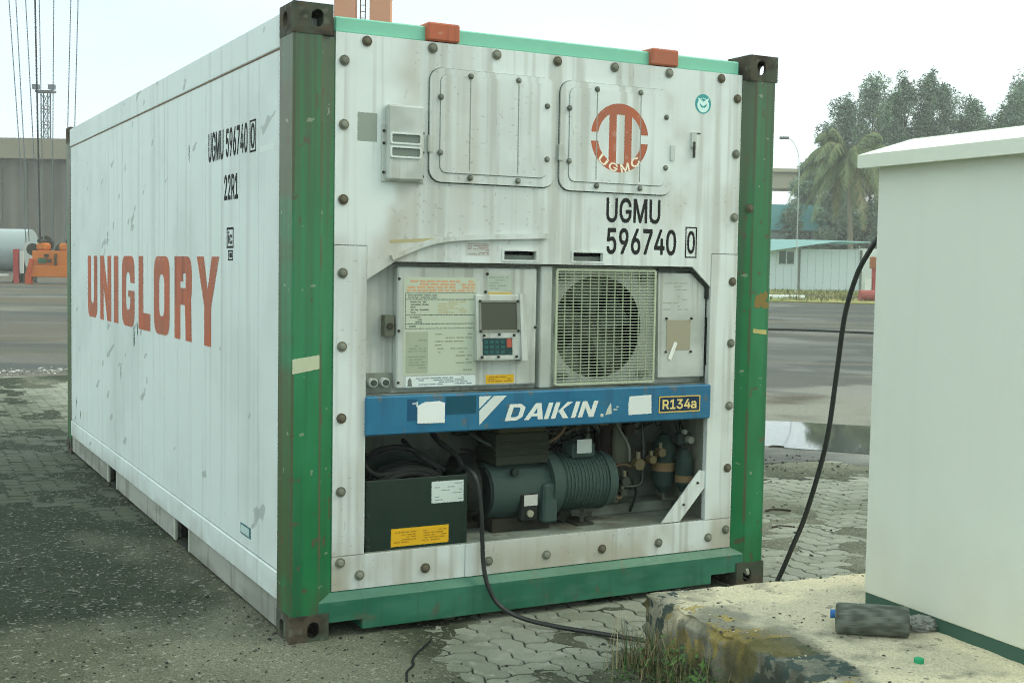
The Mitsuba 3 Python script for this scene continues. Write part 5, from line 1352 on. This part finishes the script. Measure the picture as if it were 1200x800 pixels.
def casuarina(u, t, h, wd, label, seed, dens=15000, base=0.10):
    r = np.random.default_rng(seed); o = P(u, t)
    k = thing('casuarina_tree', label, 'tree', 'feathery trees beyond the shed')
    lean = r.normal(0, 0.03, 2)
    put('trunk', loc(tube([(0, 0, 0), (lean[0] * h * .4, 0, h * 0.4), (lean[0] * h, 0, h * 0.93)], np.linspace(0.26, 0.05, 9), 7, 4), o), lin(88, 84, 70), k)
    cl, br = [], []
    for i in range(44):
        f = base + (0.97 - base) * (i + r.random()) / 44
        ra = wd * (1 - ((f - base) / (1.03 - base)) ** 1.7) * r.uniform(0.25, 1.0) + 0.25
        a = r.uniform(0, 6.28); q = np.array([lean[0] * h * f + ra * math.cos(a), ra * math.sin(a), h * f + r.uniform(0, 0.06) * h])
        cl.append((*q, wd * r.uniform(0.20, 0.42), h * r.uniform(0.045, 0.10)))
        br.append(bar((lean[0] * h * f, 0, h * f - 0.6), q, 0.07))
    for j in range(4):
        cl.append((lean[0] * h + r.normal(0, 0.25), r.normal(0, .2), h * (0.93 + 0.025 * j), wd * (0.17 - 0.03 * j), h * 0.03))
    put('limbs', loc(cat(br), o), lin(80, 78, 64), k)
    m, c = foliage(cl, dens, 0.50, 0.10, 0.5, CAS, seed + 1)
    put('crown', loc(m, o), c, k)


for i, (u, t, h, wd, lab) in enumerate((
        (0.2360, 128, 12.6, 3.2, 'lowest feathery tree, just left of the palm crown'),
        (0.2540, 133, 16.0, 3.8, 'feathery tree rising from behind the palm fronds'),
        (0.2680, 130, 18.6, 3.6, 'feathery tree whose top stands above the palm crown'),
        (0.2830, 127, 20.4, 3.6, 'tall feathery tree just right of the palm crown'),
        (0.2980, 131, 19.4, 3.8, 'feathery tree above the left corner of the cabinet roof'),
        (0.3125, 128, 20.6, 3.2, 'rounded feathery tree left of the thin pointed one'),
        (0.3265, 128, 21.3, 2.2, 'thin pointed tree standing above its neighbours'),
        (0.3400, 130, 20.4, 3.8, 'broad feathery tree left of the dip in the tree line'),
        (0.3570, 127, 18.6, 3.6, 'lower feathery tree where the tree line starts to dip'),
        (0.3720, 133, 17.4, 3.6, 'low feathery tree in the dip of the tree line'),
        (0.3880, 128, 19.4, 3.6, 'feathery tree right of the dip in the tree line'),
        (0.4050, 130, 21.2, 4.2, 'tall feathery tree at the right edge of the photo'),
        (0.4300, 128, 20.5, 4.6, 'feathery tree beyond the right edge of the view'))):
    casuarina(u, t, h, wd, lab, 700 + 13 * i)

# undergrowth under the trees
ug = []
for i in range(34):
    u = 0.19 + 0.012 * i; q = P(u, 134 + 6 * math.sin(i * 2.3)); lq_ = (q - P(0.3, 134))
    ug.append((lq_ @ RT, lq_ @ FW, 3.4 + 1.5 * math.sin(i * 1.7), 2.8, 3.6))
m, c = foliage(ug, 16000, 0.9, 0.35, 0.0, [(0.08, 0.11, 0.075), (0.065, 0.095, 0.062)], 77)
put('undergrowth', loc(m, P(0.3, 134)), c, label='dark undergrowth below the far tree line', cat='bushes', kind='stuff')

# coconut palm
po = P(0.2655, 106)
Pk = thing('coconut_palm', 'coconut palm with drooping fronds behind the shed', 'palm tree')
put('trunk', loc(tube([(0.4, 0, 0), (0.3, 0, 4), (0.05, 0, 8), (0, 0, 11.2)], np.linspace(0.26, 0.16, 16), 9, 5), po), lin(112, 106, 88), Pk)
rp2 = np.random.default_rng(91)
for i in range(34):
    a = i * 2.399 + rp2.uniform(-0.2, 0.2); el = rp2.uniform(-0.35, 1.2); ln = rp2.uniform(5.6, 7.6)
    d = np.array([math.cos(a), math.sin(a), 0]); pts = []
    for t in np.linspace(0, 1, 9):
        pts.append(np.array([0, 0, 11.1]) + d * ln * (t * math.cos(el) * (1 - 0.25 * t)) + np.array([0, 0, ln * (t * math.sin(el) - (0.52 + 0.25 * math.cos(el)) * t * t)]))
    sp_ = spline(pts, 4); k = put('frond', loc(tube(sp_, np.linspace(0.06, 0.012, len(sp_)), 5, 0), po), lin(122, 116, 74), Pk)
    V, F, Cc = [], [], []; q = 0
    dry = el < -0.1
    for j in range(3, len(sp_) - 1):
        tn = sp_[j + 1] - sp_[j - 1]; tn /= np.linalg.norm(tn); s = np.cross(tn, (0, 0, 1)); s /= np.linalg.norm(s)
        for e in (0, 0.33, 0.66):
            b0 = sp_[j] + (sp_[j + 1] - sp_[j]) * e
            for sg in (-1, 1):
                ll = 1.35 * math.sin(math.pi * min(1, 0.18 + 0.8 * j / len(sp_))) + 0.15
                dr_ = sg * s * 0.62 + tn * 0.45 - np.array([0, 0, rp2.uniform(0.35, 1.0)]); dr_ /= np.linalg.norm(dr_)
                w = tn * 0.038
                V += [b0 - w, b0 + w, b0 + dr_ * ll * 0.6 + w * 0.9, b0 + dr_ * ll]; F += [(q, q + 1, q + 2), (q, q + 2, q + 3)]; q += 4
                c = np.array((0.21, 0.175, 0.085) if dry and rp2.random() < 0.6 else (0.125, 0.17, 0.075)) * rp2.uniform(0.7, 1.4); Cc += [c] * 4
    put('leaflets', loc(trimesh.Trimesh(np.array(V), np.array(F), process=False), po), np.array(Cc), k)

# ------------------------------------------------------------------ haze
bs('haze_air', {'type': 'homogeneous', 'albedo': {'type': 'rgb', 'value': [0.95, 0.955, 0.955]}, 'sigma_t': 0.0011})
scene['haze'] = {'type': 'cube', 'to_world': T().translate([0, 0, 19]).scale([520, 520, 20.5]), 'bsdf': {'type': 'null'}, 'interior': {'type': 'ref', 'id': 'haze_air'}}
scene['camera']['medium'] = {'type': 'ref', 'id': 'haze_air'}
labels['haze'] = {'kind': 'stuff', 'label': 'thin pale haze in the air over the yard', 'category': 'haze'}
